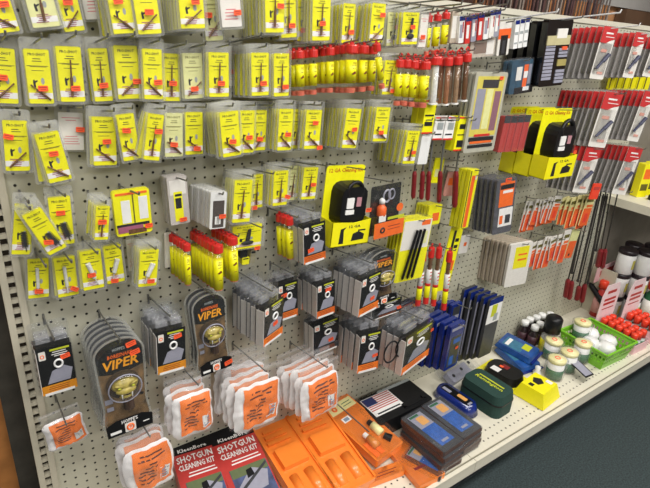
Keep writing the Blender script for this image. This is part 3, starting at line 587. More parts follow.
# ================================================================== BLACK AND ORANGE BLISTER PACKS
BW, BH = 3.0, 5.0
def bore_parts(front, band):
    k = (front, band.name)
    if k in BORE: return BORE[k]
    shell = MB().rr(0, .3, BW+.3, BH+.9, .25, .0, .05).rr(0, -.25, BW+.1, BH-.55, .25, -.92, .0, .03)
    rdg = MB()
    for z in (2.05, 2.4): rdg.box((-.7, -.2, z), (1.15, .4, .2)).box((.75, -.2, z), (1.05, .4, .2))
    card = MB().rr(0, -.4, BW, BH-.8, .1, .06, .1)
    wl = MB().prism([(-BW/2, -2.4), (-BW/2+.06, -2.4), (-BW/2+.06, 1.4), (-BW/2, 1.4)], -.95, .0)
    P = [('clamshell', shell.mesh('clamshell', CLR if front else CLG)), ('backing_card', card.mesh('backing_card', BLK if front else mat('dim_grey_card', (.07, .07, .07), .5))), ('plastic_ridge', rdg.mesh('plastic_ridge', clear('ridge_clear', (.95, .95, .96), .2, (.55, .56, .6), .08))), ('side_flap', wl.mesh('side_flap', mat('milky_side', (.55, .52, .49), .3)))]
    bd = MB().box((0, -.9, -2.05), (BW-.06, .04, .8)); wb = MB().box((0, -.92, -2.42), (BW-.5, .04, .22)); tx = MB()
    P.append(('orange_band', bd.mesh('orange_band', band)))
    if front:
        for z in (-1.8, -1.98, -2.15): tx.box((random.uniform(-.2, .2), -.925, z), (1.7, .006, .06))
        P[-1] = ('orange_band', P[-1][1], [('white_strip', wb.mesh('white_strip', LABW)), ('small_print', tx.mesh('small_print', mat('brown_print', (.35, .08, .02), .5)))])
        fc = MB().prism([(-BW/2+.05, -1.6), (BW/2-.05, -1.6), (BW/2-.05, 1.78), (-BW/2+.05, 1.78)], -.88, -.86)
        st = MB().box((.45, -.9, 1.48), (1.6, .02, .16)); em = MB().rr(-1.0, 1.13, .55, .75, .05, -.91, -.88, k=1)
        em2 = MB().torus((-1.0, -.915, 1.08), .14, .04, 10, 4)
        rg = MB().torus((.2, -.95, .2), .34, .09, 16, 6); gl = MB().prism([(-.9, -1.5), (1.0, -1.5), (1.3, -.5), (.6, -.1), (-.4, -.4)], -.9, -.885)
        tl = MB()
        for z, wd in ((1.26, 1.1), (1.06, 1.3), (.9, .9)): tl.box((.4, -.9, z), (wd, .006, .07))
        cd_ = MB().path([(-.7, -.6, -1.5), (-.9, -.62, -.8), (-.4, -.62, -.3), (.3, -.6, -.7), (.8, -.62, -1.4)], .16)
        P += [('front_panel', fc.mesh('front_panel', BLK), [('green_strip', st.mesh('green_strip', YGR)), ('emblem', em.mesh('emblem', WHI)), ('emblem_ring', em2.mesh('emblem_ring', ORK)), ('lettering', tl.mesh('lettering', LABW)), ('grey_picture', gl.mesh('grey_picture', LILAC))]), ('pull_ring', rg.mesh('pull_ring', WHP, True)), ('cord', cd_.mesh('cord', TAN))]
    BORE[k] = P; return P
BORE = {}
ORB = mat('amber_band', (.86, .36, .02), .45)
def bore(TL, TR, BL, y, n, label, stk=(), band=ORL, sp=1.05, yaw=0, L=None):
    f = QY(TL, TR, BL, y, yaw); sc = (f.w/BW, 1, f.h/BH)
    r = spawn('bore_cleaner_pack', bore_parts(True, band), f.M, label, 'blister pack', 'black and orange blister packs', sc)
    for s_ in stk: sticker(r, f, s_, -.97, sc, math.radians(-8), 1.15)
    for k in range(1, n+1):
        M = f.M.copy(); M.translation = f.c+Vector((random.uniform(-.1, .1), sp*k, -.13*sp*k))
        spawn('bore_cleaner_pack', bore_parts(False, band), M, short('pack hanging behind the ', label), 'blister pack', 'black and orange blister packs', sc)
    top = f.c+f.z*(f.h/2+.45)
    hook(top.x, -top.y, top.z, L or max(6, y+1), 'the '+label, None)
bore((30, 338), (67, 329), (42, 391), 3.4, 1, 'black pack with amber band, far left below the white mops', [(63, 350)], ORB)
bore((150, 322), (180, 315), (156, 370), 5.6, 3, 'black pack with amber band between the two big snake packs', [(174, 331)], ORB)
bore((254, 301), (275, 288), (258, 343), 6.6, 5, 'black pack with orange band right of the second snake pack', [(268, 320)], ORL, 1.05, None)
bore((272, 276), (293, 270), (274.5, 318), 3.0, 1, 'black pack with orange band hanging close to the pegboard', [(280, 292)], ORL)
bore((297.5, 217), (320.5, 211), (299, 262), 5.6, 3, 'black pack with orange band left of the yellow kit box', [(306, 247)], ORL)
bore((312, 276), (331, 270), (312, 315.5), 5.0, 3, 'black pack with orange band, sticker high, below the kit box', [(323.5, 286)], ORL, 1.0)
bore((353, 271), (374, 262), (354.5, 313), 6.6, 4, 'black pack with orange band and orange bottle picture', [(366, 295)], ORL, 1.0, None)
bore((306, 318), (333, 308), (311, 352), 3.0, 1, 'dark pack half hidden above the patch bags', [(326.5, 335.5)], DGREY, 1.0)
bore((356, 324), (378, 319), (354, 369.5), 6.2, 3, 'black pack with orange band, white sides, lower middle', [(371, 351)], ORL, 1.1, None)
bore((400, 330), (429, 311), (395, 373), 7.0, 3, 'large pack with looped black cables and orange bands', [(426, 327)], ORL, 1.1, None)
bore((367, 301), (398, 291), (366, 318), 4.0, 1, 'flat dark pack behind the snake pack with clear top', [(394, 304)], DGREY, 1.0)
for i, (x, y_) in enumerate(((391, 352), (402, 347))):
    c = onY((x, y_), 8.05)
    single('cable_loop', MB().torus((0, 0, 0), 1.15-.1*i, .1, 20, 6, 1.35).mesh('cable_loop', BLKP, True), T(*c), 'black cable loop on the large pack, %s' % ('left one' if i == 0 else 'right one'), 'cable', 'black cable loops')

# ================================================================== SNAKE PACKS (big black clamshells with rounded tops)
VW, VH = 4.3, 9.4
def snake_outline(k=1.0):
    P = []
    for i in range(13):
        a = math.pi*i/12; P.append((VW/2*math.cos(a)*k, 3.2+1.4*math.sin(a)*k))
    P += [(-VW/2*.97*k, 1.0), (-VW/2*.9*k, -2.0), (-VW/2*k, -3.6), (-VW/2*.98*k, -4.5*k), (-1, -4.75*k), (1, -4.75*k), (VW/2*.98*k, -4.5*k), (VW/2*k, -3.6), (VW/2*.9*k, -2.0), (VW/2*.97*k, 1.0)]
    return P
def snake_parts(front):
    if front in SNK: return SNK[front]
    sh = MB().prism(snake_outline(1.05), .0, .06).prism(snake_outline(.98), -.75, .0, .03)
    o_, n_ = snake_outline(1.06), snake_outline(.97); q_ = len(o_); rm = MB().add([(p[0], -.05, p[1]) for p in o_]+[(p[0], -.05, p[1]) for p in n_]+[(p[0], .1, p[1]) for p in o_], [(i, (i+1) % q_, (i+1) % q_+q_, i+q_) for i in range(q_)]+[(i, i+2*q_, (i+1) % q_+2*q_, (i+1) % q_) for i in range(q_)])
    P = [('clamshell', sh.mesh('clamshell', CLR if front else CLG), [('shell_rim', rm.mesh('shell_rim', RIMS))]), ('backing_card', MB().prism(snake_outline(.97 if front else .88), .07, .11).mesh('backing_card', mat('dim_blue_card', (.035, .036, .042), .4) if not front else mat('tan_camo', (.20, .115, .045), .5, .6, 40)))]
    if front:
        top = [(VW/2*.96*math.cos(math.pi*i/12), 3.2+1.33*math.sin(math.pi*i/12)) for i in range(13)]+[(-VW/2*.95, 1.6), (-.9, 1.3), (.9, 1.3), (VW/2*.95, 1.6)]
        hd = MB().prism(top, .03, .06); t1 = MB(); t2 = MB(); t3 = MB()
        text_mb(t1, 'VIPER', 1.25, .05, 2.25, -.01, 3.3, .18); text_mb(t2, 'BORESNAKE', .5, .05, 3.05, -.01, 2.2, .1); text_mb(t3, "HOPPE'S", .4, 0, 3.65, -.01, 1.1)
        bt = MB().prism([(-VW/2*.98, -4.5), (VW/2*.98, -4.5), (VW/2*1.0, -3.3), (1.2, -2.95), (-1.2, -2.95), (-VW/2*1.0, -3.3)], -.8, -.72)
        b1 = MB(); text_mb(b1, "HOPPE'S", .5, 0, -3.2, -.82, 1.5); b1.box((-1.35, -.815, -4.1), (1.0, .01, .28)); b1.box((1.5, -.815, -3.9), (.6, .01, .1))
        em = MB().rr(0, -3.95, 1.0, .95, .06, -.83, -.8, k=1); e9 = MB().torus((0, -.84, -3.95), .3, .09, 12, 4); text_mb(e9, '9', .55, 0, -3.95, -.845)
        hdome = MB().ball((0, -.5, .1), (3.3, 1.7, 2.9), 16, 10); rng = MB().torus((0, -.75, .1), 1.5, .07, 20, 5, .9); pit = MB().prism([(1.55*math.cos(t*.3927), .1+1.4*math.sin(t*.3927)) for t in range(16)]+[(.7, -2.6), (-.7, -2.6)][:0], .02, .05)  # grey ring stands in for the highlight around the dome
        sn = MB().ball((.05, -.5, .35), (2.5, 1.0, 1.25)).ball((.05, -.75, -.05), (1.9, .8, .75)).ball((.05, -.55, -.75), (1.3, .6, .45)).box((-.6, -.98, .62), (.75, .2, .16), 1, .35).box((.7, -.98, .62), (.75, .2, .16), 1, -.35); ey = MB().ball((-.55, -1.02, .42), (.34, .2, .2)).ball((.65, -1.02, .42), (.34, .2, .2)); fg = MB()
        for x in (-.4, .5): fg.rod((x, -1.0, -.25), (x, -1.0, -.8), .09, .01, 5)
        nk = MB().path([(.1, -.3, -.3), (.2, -.3, -1.2), (.25, -.25, -2.3)], .5, 10)
        wh = MB().box((-1.45, -.02, -1.3), (.7, .02, .5)).box((-1.4, -.02, -2.1), (.6, .02, .4)); br = MB().box((1.5, -.02, -1.4), (.5, .02, .25), 1, .5)
        P += [('header', hd.mesh('header', BLK), [('lettering', t1.mesh('lettering', ORB)), ('lettering', t2.mesh('lettering', ORK)), ('lettering', t3.mesh('lettering', GREY))]), ('banner', bt.mesh('banner', BLK), [('lettering', b1.mesh('lettering', LABW)), ('emblem', em.mesh('emblem', WHI)), ('emblem_mark', e9.mesh('emblem_mark', ORK))]),
              ('bubble', hdome.mesh('bubble', CLR, True), [('bubble_rim_highlight', rng.mesh('bubble_rim_highlight', LILAC, True)), ('dark_well', pit.mesh('dark_well', mat('well_brown', (.06, .035, .02), .5)))]), ('snake_head', sn.mesh('snake_head', GOLD, True), [('eye', ey.mesh('eye', YGR)), ('fang', fg.mesh('fang', WHP))]), ('cord', nk.mesh('cord', mat('dark_cord', (.05, .025, .015), .7, .3, 120))), ('picture_panel', wh.mesh('picture_panel', LILAC)), ('brush_picture', br.mesh('brush_picture', INK))]
    SNK[front] = P; return P
SNK = {}
def snake(TL, TR, BL, y, n, label, stk=(), sp=1.0):
    f = QY(TL, TR, BL, y); sc = (f.w/VW, 1, f.h/VH)
    r = spawn('snake_cleaner_pack', snake_parts(True), f.M, label, 'blister pack', 'big snake packs', sc)
    for s_ in stk: sticker(r, f, s_, -.85, sc, math.radians(-10), 1.3)
    for k in range(1, n+1):
        M = f.M.copy(); M.translation = f.c+Vector((0, sp*k, -.12*sp*k))
        spawn('snake_cleaner_pack', snake_parts(False), M, short('pack stacked behind the ', label), 'blister pack', 'big snake packs', sc)
    top = f.c+f.z*(f.h/2+.3); hook(top.x, -top.y, top.z, max(7, y+1), 'the '+label)
snake((92.5, 345), (142, 331), (105, 436.5), 6.5, 5, 'large black snake-head pack, nearest of the three', [(132, 347), (128, 339)])
snake((191, 299), (224, 289.5), (198.5, 374), 5.6, 2, 'black snake-head pack in the middle, second in size', [(225, 358)])
snake((371, 254), (397, 247), (367, 306), 5.4, 2, 'small far snake-head pack beside the yellow rod pack', [])
snake((388, 306), (420, 293), (388, 344), 2.4, 0, 'snake pack mostly hidden behind the cable pack', [])

# ================================================================== WHITE PATCH BAGS WITH ORANGE LABELS
def bag_parts(w, h, seed, front):
    """w, h = orange label size"""
    nx, nz = 26, 28; x0, x1, z0, z1 = -w*.5-.22*w, w*.5+.07*w, -h*.5-.16*h, h*.5+.06*h
    def off(u, v):
        s = max(0, (1-abs(2*u-1)**5)*(1-abs(2*v-1)**5)); return s
    def pt(u, v, side, ex=0):
        x = x0+(x1-x0)*u; z = z0+(z1-z0)*v
        nn = noise.noise(Vector((x*.7+seed*7.3, z*.7, side*3.1)))*.9+noise.noise(Vector((x*2.2+seed, z*1.4, side*2)))*.55+noise.noise(Vector((x*4.5+seed, z*3.1, side*2)))*.22
        e = noise.noise(Vector((z*.8, seed*3.3, 1)))*.3*(2*u-1)-(abs(2*u-1)**9)*(abs(2*v-1)**12)*.3*(1 if u > .5 else -1)
        return (x+e, side*(off(u, v)*(.42+.42*nn)+ex)+.1, z+noise.noise(Vector((x*1.0, seed, 2)))*.3*abs(2*v-1)-(abs(2*v-1)**9)*(abs(2*u-1)**12)*.25*(1 if v > .5 else -1))
    body = MB(); b2 = MB()
    for side in (-1, 1):
        V = [pt(i/nx, j/nz, side) for j in range(nz+1) for i in range(nx+1)]
        F = [(j*(nx+1)+i, j*(nx+1)+i+1, (j+1)*(nx+1)+i+1, (j+1)*(nx+1)+i) for j in range(nz) for i in range(nx)]
        body.add(V, F if side < 0 else [q[::-1] for q in F])
    lab = MB(); k = 15
    lv = [((x0+0, 0), 0)]
    def lp(a, b, ex): 
        x = -w/2+w*a; z = -h/2+h*b; return pt((x-x0)/(x1-x0), (z-z0)/(z1-z0), -1, ex)
    lab.add([lp(i/k, j/k, .08) for j in range(k+1) for i in range(k+1)], [(j*(k+1)+i, j*(k+1)+i+1, (j+1)*(k+1)+i+1, (j+1)*(k+1)+i) for j in range(k) for i in range(k)])
    zt = z1; zp = MB()
    top = [(x0, .1, zt), (x1, .1, zt), (x1-.1, .05, zt+.42*h), (x0+.1, .05, zt+.42*h)]
    zp.add(top, [(0, 1, 2, 3)]); zp.box(((x0+x1)/2, .05, zt+.36*h), (x1-x0-.1, .06, .05)); zp.box(((x0+x1)/2, .05, zt+.32*h), (x1-x0-.1, .06, .05))
    sleeve = MB()
    for side in (-1,):
        V = [pt(i/nx, j/nz, side, .2) for j in range(nz+1) for i in range(nx+1)]
        V = [(v[0]*1.04, v[1], v[2]*1.03) for v in V]
        sleeve.add(V, [(j*(nx+1)+i, j*(nx+1)+i+1, (j+1)*(nx+1)+i+1, (j+1)*(nx+1)+i) for j in range(nz) for i in range(nx)])
    P = [('cloth_patches', body.mesh('cloth_patches', mat('white_cloth', (.82, .80, .80), .8, .05, 40, bump=.3), True)), ('zip_top', zp.mesh('zip_top', BAGC)), ('bag_film', sleeve.mesh('bag_film', clear('bag_film_clear', (.99, .99, .99), .035, (.95, .93, .93), .1), True))]
    if front:
        ink = MB()
        def quad(m_, a, b, c, d, ex):
            for i in range(6):
                aa = a+(c-a)*i/6; cc = a+(c-a)*(i+1)/6; m_.add([lp(aa, b, ex), lp(cc, b, ex), lp(cc, d, ex), lp(aa, d, ex)], [(0, 1, 2, 3)])
        for j, (a, c) in enumerate(((.2, .8), (.14, .86), (.4, .6), (.3, .6), (.15, .55), (.1, .5), (.1, .55), (.1, .5))):
            z = .86-.1*j; quad(ink, a, z, c, z+.035, .11)
        bc = MB(); quad(bc, .66, .1, .93, .42, .105); bb = MB()
        for j in range(4): quad(bb, .7, .14+.065*j, .89, .175+.065*j, .125)
        P.append(('label', lab.mesh('label', ORL, True), [('lettering', ink.mesh('lettering', mat('brown_ink', (.10, .02, .008), .6))), ('barcode_label', bc.mesh('barcode_label', LABW)), ('barcode', bb.mesh('barcode', mat('blue_grey_ink', (.20, .26, .36), .6)))]))
    else: P.append(('label', lab.mesh('label', mat('pale_orange_label', (.82, .30, .12), .5), True)))
    return P
def bag(TL, TR, BL, y, n, label, seed, sp=1.1, pitch=0):
    f = QY(TL, TR, BL, y); 
    P = bag_parts(f.w, f.h, seed, True); B = bag_parts(f.w, f.h, seed+.4, False) if n else None
    spawn('patch_bag', P, f.M, label, 'bag', 'white patch bags')
    for k in range(1, n+1):
        M = f.M.copy(); M.translation = f.c+Vector((random.uniform(-.5, .1), sp*k, -.1*sp*k+random.uniform(0, .5)))
        spawn('patch_bag', B, M @ Matrix.Rotation(random.uniform(-.12, .12), 4, 'Y'), short('bag hanging behind the ', label), 'bag', 'white patch bags')
    top = f.c+f.z*(f.h*.5+f.h*.42); hook(top.x, -top.y, top.z, max(6, y+1), 'the '+label)
bag((51, 425), (82, 412), (53.5, 448.5), 3.2, 0, 'small white patch bag with orange label, far lower left', 1)
bag((129, 456), (166, 440), (138.5, 490), 6.6, 2, 'white patch bag with crumpled orange label below the large snake pack', 2)
bag((175, 402), (206, 391), (184.5, 433), 6.4, 2, 'white patch bag with orange label left of the red boxes', 3)
bag((239, 392), (274, 380), (246, 426), 7.0, 4, 'white patch bag with bright orange label above the trays', 4)
bag((307, 385), (337, 371), (307.5, 417), 7.0, 4, 'white patch bag with orange label, rightmost of the bags', 5)

# ================================================================== KIT BOX AND CLAMSHELL IN THE MIDDLE
def kit(TLc, TRc, BLc, y, depth, label, n=0, sp=2.0, letter=True, stk=()):
    f = QY(TLc, TRc, BLc, y); w_, h_ = f.w, f.h
    bk = MB().rr(0, 0, w_, h_, .4, .0, .08)
    bx = MB().prism([(-w_/2, -h_/2), (w_/2, -h_/2), (w_/2, -h_*.16), (w_*.05, -h_*.19), (-w_/2, -h_*.16)], -depth, -depth+.08).prism([(-w_/2, -h_/2), (-w_/2+.06, -h_/2), (-w_/2+.06, -h_*.16), (-w_/2, -h_*.16)], -depth, 0).prism([(w_/2-.06, -h_/2), (w_/2, -h_/2), (w_/2, -h_*.16), (w_/2-.06, -h_*.16)], -depth, 0).box((0, -depth/2, -h_/2+.04), (w_, depth, .08))
    po = MB().rr(.05*w_, .02*h_, w_*.74, h_*.56, w_*.2, -depth*.8, 0, .12); hd = MB().torus((.06*w_, -depth*.72, .2*h_), w_*.2, w_*.045, 18, 6, 1.0)
    wl = MB().rr(-.06*w_, .06*h_, w_*.18, h_*.14, .05, -depth*.84, -depth*.8, k=1); pk = MB().rr(.16*w_, .07*h_, w_*.12, h_*.12, .05, -depth*.84, -depth*.8, k=1); w2 = MB().rr(-.05*w_, -.06*h_, w_*.22, h_*.06, .03, -depth*.84, -depth*.8, k=1)
    P = [('backing_card', bk.mesh('backing_card', YEL)), ('tray_box', bx.mesh('tray_box', YBX)), ('pouch', po.mesh('pouch', BLKP), [('handle', hd.mesh('handle', BLKP, True)), ('white_tag', wl.mesh('white_tag', LABW)), ('pink_tag', pk.mesh('pink_tag', mat('mauve_tag', (.45, .22, .25), .6))), ('white_tag', w2.mesh('white_tag', LABW))])]
    t = MB(); text_mb(t, '12 GA Cleaning Kit', .07*h_, 0, .43*h_, -.02, w_*.86)
    t2 = MB(); text_mb(t2, '12 GA', .05*h_, .08*w_, -.24*h_, -depth-.01, w_*.3); t2.prism([(-.3*w_, -.46*h_), (-.18*w_, -.46*h_), (-.2*w_, -.28*h_), (-.14*w_, -.24*h_), (-.28*w_, -.26*h_)], -depth-.02, -depth)
    t2.prism([(.02*w_, -.44*h_), (.34*w_, -.43*h_), (.36*w_, -.36*h_), (.2*w_, -.31*h_), (.05*w_, -.34*h_)], -depth-.02, -depth).box((.28*w_, -depth-.01, -.3*h_), (.2*w_, .01, .02*h_))
    P[0] = P[0]+([('lettering', t.mesh('lettering', mat('orange_ink', (.55, .16, .01), .5)))],); P[1] = P[1]+([('printed_picture', t2.mesh('printed_picture', INK))],)
    r = spawn('cleaning_kit_pack', P, f.M, label, 'kit', 'yellow kit packs with black pouches')
    for s_ in stk: sticker(r, f, s_, -depth*.87, (1, 1, 1), 0, 1.2)
    for k in range(1, n+1):
        M = f.M.copy(); M.translation = f.c+Vector((0, sp*k, -.1*sp*k)); spawn('cleaning_kit_pack', P, M, short('kit pack hanging behind the ', label), 'kit', 'yellow kit packs with black pouches')
    top = f.c+f.z*(f.h/2-.2); hook(top.x, -top.y, top.z, y+3, 'the '+label)
kit((325.5, 166), (364.5, 164.5), (320, 241), 3.8, 2.2, 'yellow cleaning kit pack with black pouch in the middle of the wall', 0, 2, True, [(358, 205)])
kit((542, 109), (571, 108.5), (531, 175), 5.2, 2.4, 'yellow cleaning kit pack with black pouch at the right', 2, 2.6, True, [(562, 149)])
f = QY((371, 187), (402, 181), (368.5, 238), 5.6)
w_, h_ = f.w, f.h
P = [('clamshell', MB().rr(0, .05*h_, w_*1.1, h_*1.12, .4, -.05, .06).rr(0, 0, w_*1.02, h_*1.0, .35, -1.2, 0, .04).mesh('clamshell', CLR)), ('backing_card', MB().rr(0, 0, w_*.97, h_*.97, .2, .07, .1).mesh('backing_card', BLK)),
     ('orange_base', MB().box((0, -.9, -.33*h_), (w_*.97, .06, .3*h_)).mesh('orange_base', ORK), [('ring_mark', MB().torus((-.22*w_, -.95, -.33*h_), .28, .1, 12, 5).mesh('ring_mark', INK)), ('lettering', MB().box((.15*w_, -.94, -.28*h_), (.4*w_, .01, .08)).box((.15*w_, -.94, -.34*h_), (.4*w_, .01, .06)).mesh('lettering', CRED))]),
     ('green_band', MB().box((.2*w_, -.9, -.12*h_), (.55*w_, .05, .05*h_)).mesh('green_band', YGR)), ('white_label', MB().box((-.25*w_, -.9, -.1*h_), (.22*w_, .05, .12*h_)).mesh('white_label', LABW)),
     ('bottle', MB().lathe([(.5, -.8), (.55, -.7), (.55, .2), (.35, .4), (.28, .45), (.28, .7)], 14, (-.2*w_, -.4, .06*h_)).mesh('bottle', ORG, True), [('bottle_cap', MB().lathe([(.34, .65), (.34, 1.05), (.14, 1.3)], 12, (-.2*w_, -.4, .06*h_)).mesh('bottle_cap', WHP, True))]),
     ('white_cord', MB().torus((-.08*w_, -.5, .3*h_), .5, .1, 14, 5, 1.4).torus((.05*w_, -.6, .33*h_), .45, .08, 14, 5, 1.3).mesh('white_cord', LILAC)), ('round_patch', MB().rod((.3*w_, -.9, .06*h_), (.3*w_, -.93, .06*h_), .5, .5, 14).mesh('round_patch', ORK), )]
spawn('bore_kit_pack', P, f.M, 'black clamshell with orange base and a small orange bottle', 'blister pack')
top = f.c+f.z*(f.h*.55); hook(top.x, -top.y, top.z, 6.5, 'the black clamshell with the small orange bottle')

# ================================================================== RIGHT HALF PACKS
# yellow rod pack with three black rods
slab('rod_pack', (402, 222), (431, 218), (396, 283), 6.0, .15, YEL, [(.0, .26, .96, .46, WHI, 'white_panel'), (.28, .44, .3, .08, ORK, 'price_panel'), (.3, .2, .2, .2, PALE, 'print_panel')], 'white and yellow rod pack with three black rods', 'rod pack', None, 0, CLR, 4, .55, True, ())
f = QY((402, 222), (431, 218), (396, 283), 6.35)
for i, (tx, bx) in enumerate(((.02, -.22), (.14, -.04), (.28, .12))):
    c0 = f.c+f.x*(tx*f.w)+f.z*(.33*f.h); c1 = f.c+f.x*(bx*f.w)+f.z*(-.45*f.h)
    single('black_rod', MB().rod((0, 0, 0), c1-c0, .17, .17, 8).rod((c1-c0)*.98, (c1-c0)*1.03, .1, .08, 8).mesh('black_rod', BLKP), T(*c0), 'thin black rod in the yellow rod pack, %s from left' % ORD[i], 'rod', 'black rods in the rod pack')
g8 = 'red-capped tubes with white and yellow labels'
LT = slim_parts()
for i, (x, yy, hh) in enumerate(((424, 251, 54), (432, 247, 56), (439.5, 247, 58), (450, 251, 58))):
    tube((x, yy), (x-6.5, yy+hh), 6.2, 5.0+.2*i, 'slim red-capped tube with white label, %s from left' % ORD[i], g8, LT, 0)
slab('brush_pack', (449, 228), (461, 227), (439, 291), 3.4, .15, YEL, [(-.1, .2, .2, .5, BRIS, 'black_brush'), (.25, -.1, .3, .16, ORK, 'print_panel'), (.2, .2, .3, .05, INK, 'print_bar'), (.2, .3, .3, .05, INK, 'print_bar')], 'tall yellow pack with black brush behind the slim tubes', 'pack')
slab('hang_tag', (461, 236), (470, 234.5), (458.5, 254), 2.0, .05, WHI, [(.1, 0, .3, .2, ORK, 'price_panel')], 'small white hang tag with red mark on bare pegboard', 'tag')
slab('smoke_pouch', (493, 182), (513, 178), (496, 234), 6.0, .4, SMOKE, [(.05, .22, .72, .44, ORK, 'red_label'), (.05, .36, .7, .08, INK, 'black_panel'), (.1, .27, .5, .05, LABW, 'lettering_line'), (.1, -.2, .7, .34, LABW, 'white_label'), (.22, -.24, .26, .16, DGREY, 'barcode'), (-.12, -.24, .16, .16, ORK, 'emblem'), (.06, .47, .3, .07, STK, 'price_tag')], 'dark smoky pouch with red and white label', 'pouch', 'smoky pouches', -12, CLR, 4, .8)
slab('paper_bag', (506, 247), (528.5, 243), (509, 286), 5.6, .5, WHI, [(.05, .17, .62, .5, YBX, 'yellow_sticker'), (.1, .24, .4, .04, ORK, 'lettering_line'), (.1, .12, .4, .04, ORK, 'lettering_line')], 'white bag with square yellow sticker', 'bag', 'tan paper bags', -12, CLR, 6, .8, True, (), None, PAPER)
# red-header packs
def redpack_parts(w, h, front):
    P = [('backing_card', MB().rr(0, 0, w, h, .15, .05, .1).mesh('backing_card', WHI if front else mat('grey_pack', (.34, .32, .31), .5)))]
    P.append(('red_header', MB().prism([(-w/2, h*.5), (w/2, h*.5), (w/2, h*.28), (w*.2, h*.25), (-w*.1, h*.19), (-w/2, h*.2)], -.02, .05).mesh('red_header', mat('red_header', (.52, .03, .03), .4))))
    P.append(('blister', MB().rr(0, -.1*h, w*.86, h*.62, .2, -.55, .05, .08).rr(0, .02*h, w+.2, h+.3, .2, .11, .14).mesh('blister', CLR if front else CLS)))
    if front:
        P[1] = P[1]+([('lettering', MB().box((.02*w, -.03, .38*h), (.5*w, .01, .03*h)).box((.1*w, -.03, .31*h), (.6*w, .01, .012*h)).mesh('lettering', LABW))],)
        P.append(('tool', MB().rod((-.32*w, -.25, -.3*h), (.05*w, -.25, -.12*h), .18, .18, 8).rod((.0, -.25, -.15*h), (.3*w, -.25, .0), .28, .28, 8).mesh('tool', mat('navy_tool', (.03, .035, .09), .4))))
        P.append(('picture', MB().rr(-.05*w, .05*h, w*.4, h*.06, .05, -.0, .04, k=1).rr(.1*w, -.38*h, w*.4, h*.05, .05, 0, .04, k=1).mesh('picture', mat('salmon_print', (.62, .30, .24), .5))))
    return P
def redpack(TL, TR, BL, y, n, sp, label, L=None):
    f = QY(TL, TR, BL, y, -22); A = redpack_parts(f.w, f.h, True); B = redpack_parts(f.w, f.h, False)
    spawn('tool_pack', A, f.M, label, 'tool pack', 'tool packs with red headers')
    for k in range(1, n+1):
        M = f.M.copy(); M.translation = f.c+Vector((random.uniform(-.1, .1), sp*k, -.1*sp*k))
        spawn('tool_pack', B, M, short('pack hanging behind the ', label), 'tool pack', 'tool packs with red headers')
    top = f.c+f.z*(f.h/2-.2); hook(top.x, -top.y, top.z, L or y+1.5, 'the '+label, None, WIREW if TL[1] < 60 else None)
redpack((599, 26), (613, 28), (595, 78), 7.5, 8, .85, 'red-header tool pack, left of the top pair', 11)
redpack((632, 32), (643, 33.5), (627, 77), 7.5, 9, .85, 'red-header tool pack, right of the top pair', 10)
redpack((652, 36), (664, 38), (646, 76), 7.0, 6, .85, 'red-header tool pack cut by the right edge, top row')
redpack((600, 91.5), (617.5, 94), (594, 146), 7.5, 8, .85, 'red-header tool pack with navy tool, left of the second row')
redpack((638, 91), (649.5, 93), (634, 140), 7.5, 7, .85, 'red-header tool pack with salmon print, right of the second row')
redpack((582, 147), (597, 148.5), (577, 192), 7.0, 5, .9, 'red-header tool pack, left of the third row')
redpack((622, 147), (636, 149), (619, 193), 7.5, 8, .85, 'red-header tool pack, right of the third row')
# black bags at top
slab('pouch_pack', (547, 20), (572, 19.5), (540, 87), 6.5, .9, mat('glossy_black', (.006, .006, .007), .16, .2, coat=.5), [(-.25, .12-.055*k, .38, .042, LILAC, 'print_line') for k in range(10)]+[(.28, .06-.05*k, .36, .036, LILAC, 'print_line') for k in range(3)]+[(.28, -.27-.055*k, .36, .042, LILAC, 'print_line') for k in range(4)]+[ (.28, -.14, .36, .1, mat('gold_print', (.36, .30, .10), .4), 'gold_mark'), (0, .2, .92, .14, mat('gold_print2', (.50, .45, .25), .35), 'gold_band'), (.1, .3, .4, .14, WHI, 'painted_shine'), (.3, .08, .2, .05, STK, 'price_tag')], 'shiny black pouch pack with gold band and grey print', 'pouch', 'black pouch packs', -5, None, 3, 1.5, True, (), None, None, 9)  # white patch above the gold band is a painted highlight
slab('tool_blister', (513, 61), (534, 58.5), (508, 95), 5.4, .5, mat('dark_teal', (.02, .07, .12), .4, .3), [(.2, 0, .2, .7, ORG, 'orange_tool'), (.4, .05, .14, .6, LILAC, 'grey_tool'), (-.12, .1, .26, .4, WHI, 'white_panel'), (.2, -.42, .9, .2, BLKP, 'black_base'), (.3, -.38, .3, .12, WHP, 'silver_bulb'), (.2, .05, .18, .2, LABW, 'tool_band')], 'teal and black blister with orange and grey tools', 'blister pack', None, 0, CLG, 1, .8)
slab('device_card', (500, 22), (512, 21), (496.5, 56), 5.0, .15, WHI, [(0, .14, 1.0, .3, ORG, 'orange_header'), (0, -.2, .6, .6, BLKP, 'black_device'), (0, -.25, .25, .4, DGREY, 'device_window')], 'card with orange header and black handheld device', 'card', None, 0, CLR, 1, .6)
for i in range(3):
    x = 515.5+5*i
    slab('white_marker', (x, 21-1.2*i), (x+4, 20.5-1.2*i), (x-2, 49-1*i), 5.0, .7, WHP, [(0, .44, 1, .14, BLUE, 'blue_cap'), (0, .05, .8, .1, GREY, 'print_ring'), (0, -.3, .8, .06, GREY, 'print_ring')], 'white tube with blue cap, %s of three by the black pouches' % ORD[i], 'tube', 'white tubes with blue caps', 0, None, 0, .5, i == 1)
slab('tan_card', (452.5, 11), (459, 11), (449.5, 43), 5.2, .4, PAPER, [(0, 0, .7, .7, WHI, 'label')], 'beige card between yellow tubes and blue-capped tubes', 'card')
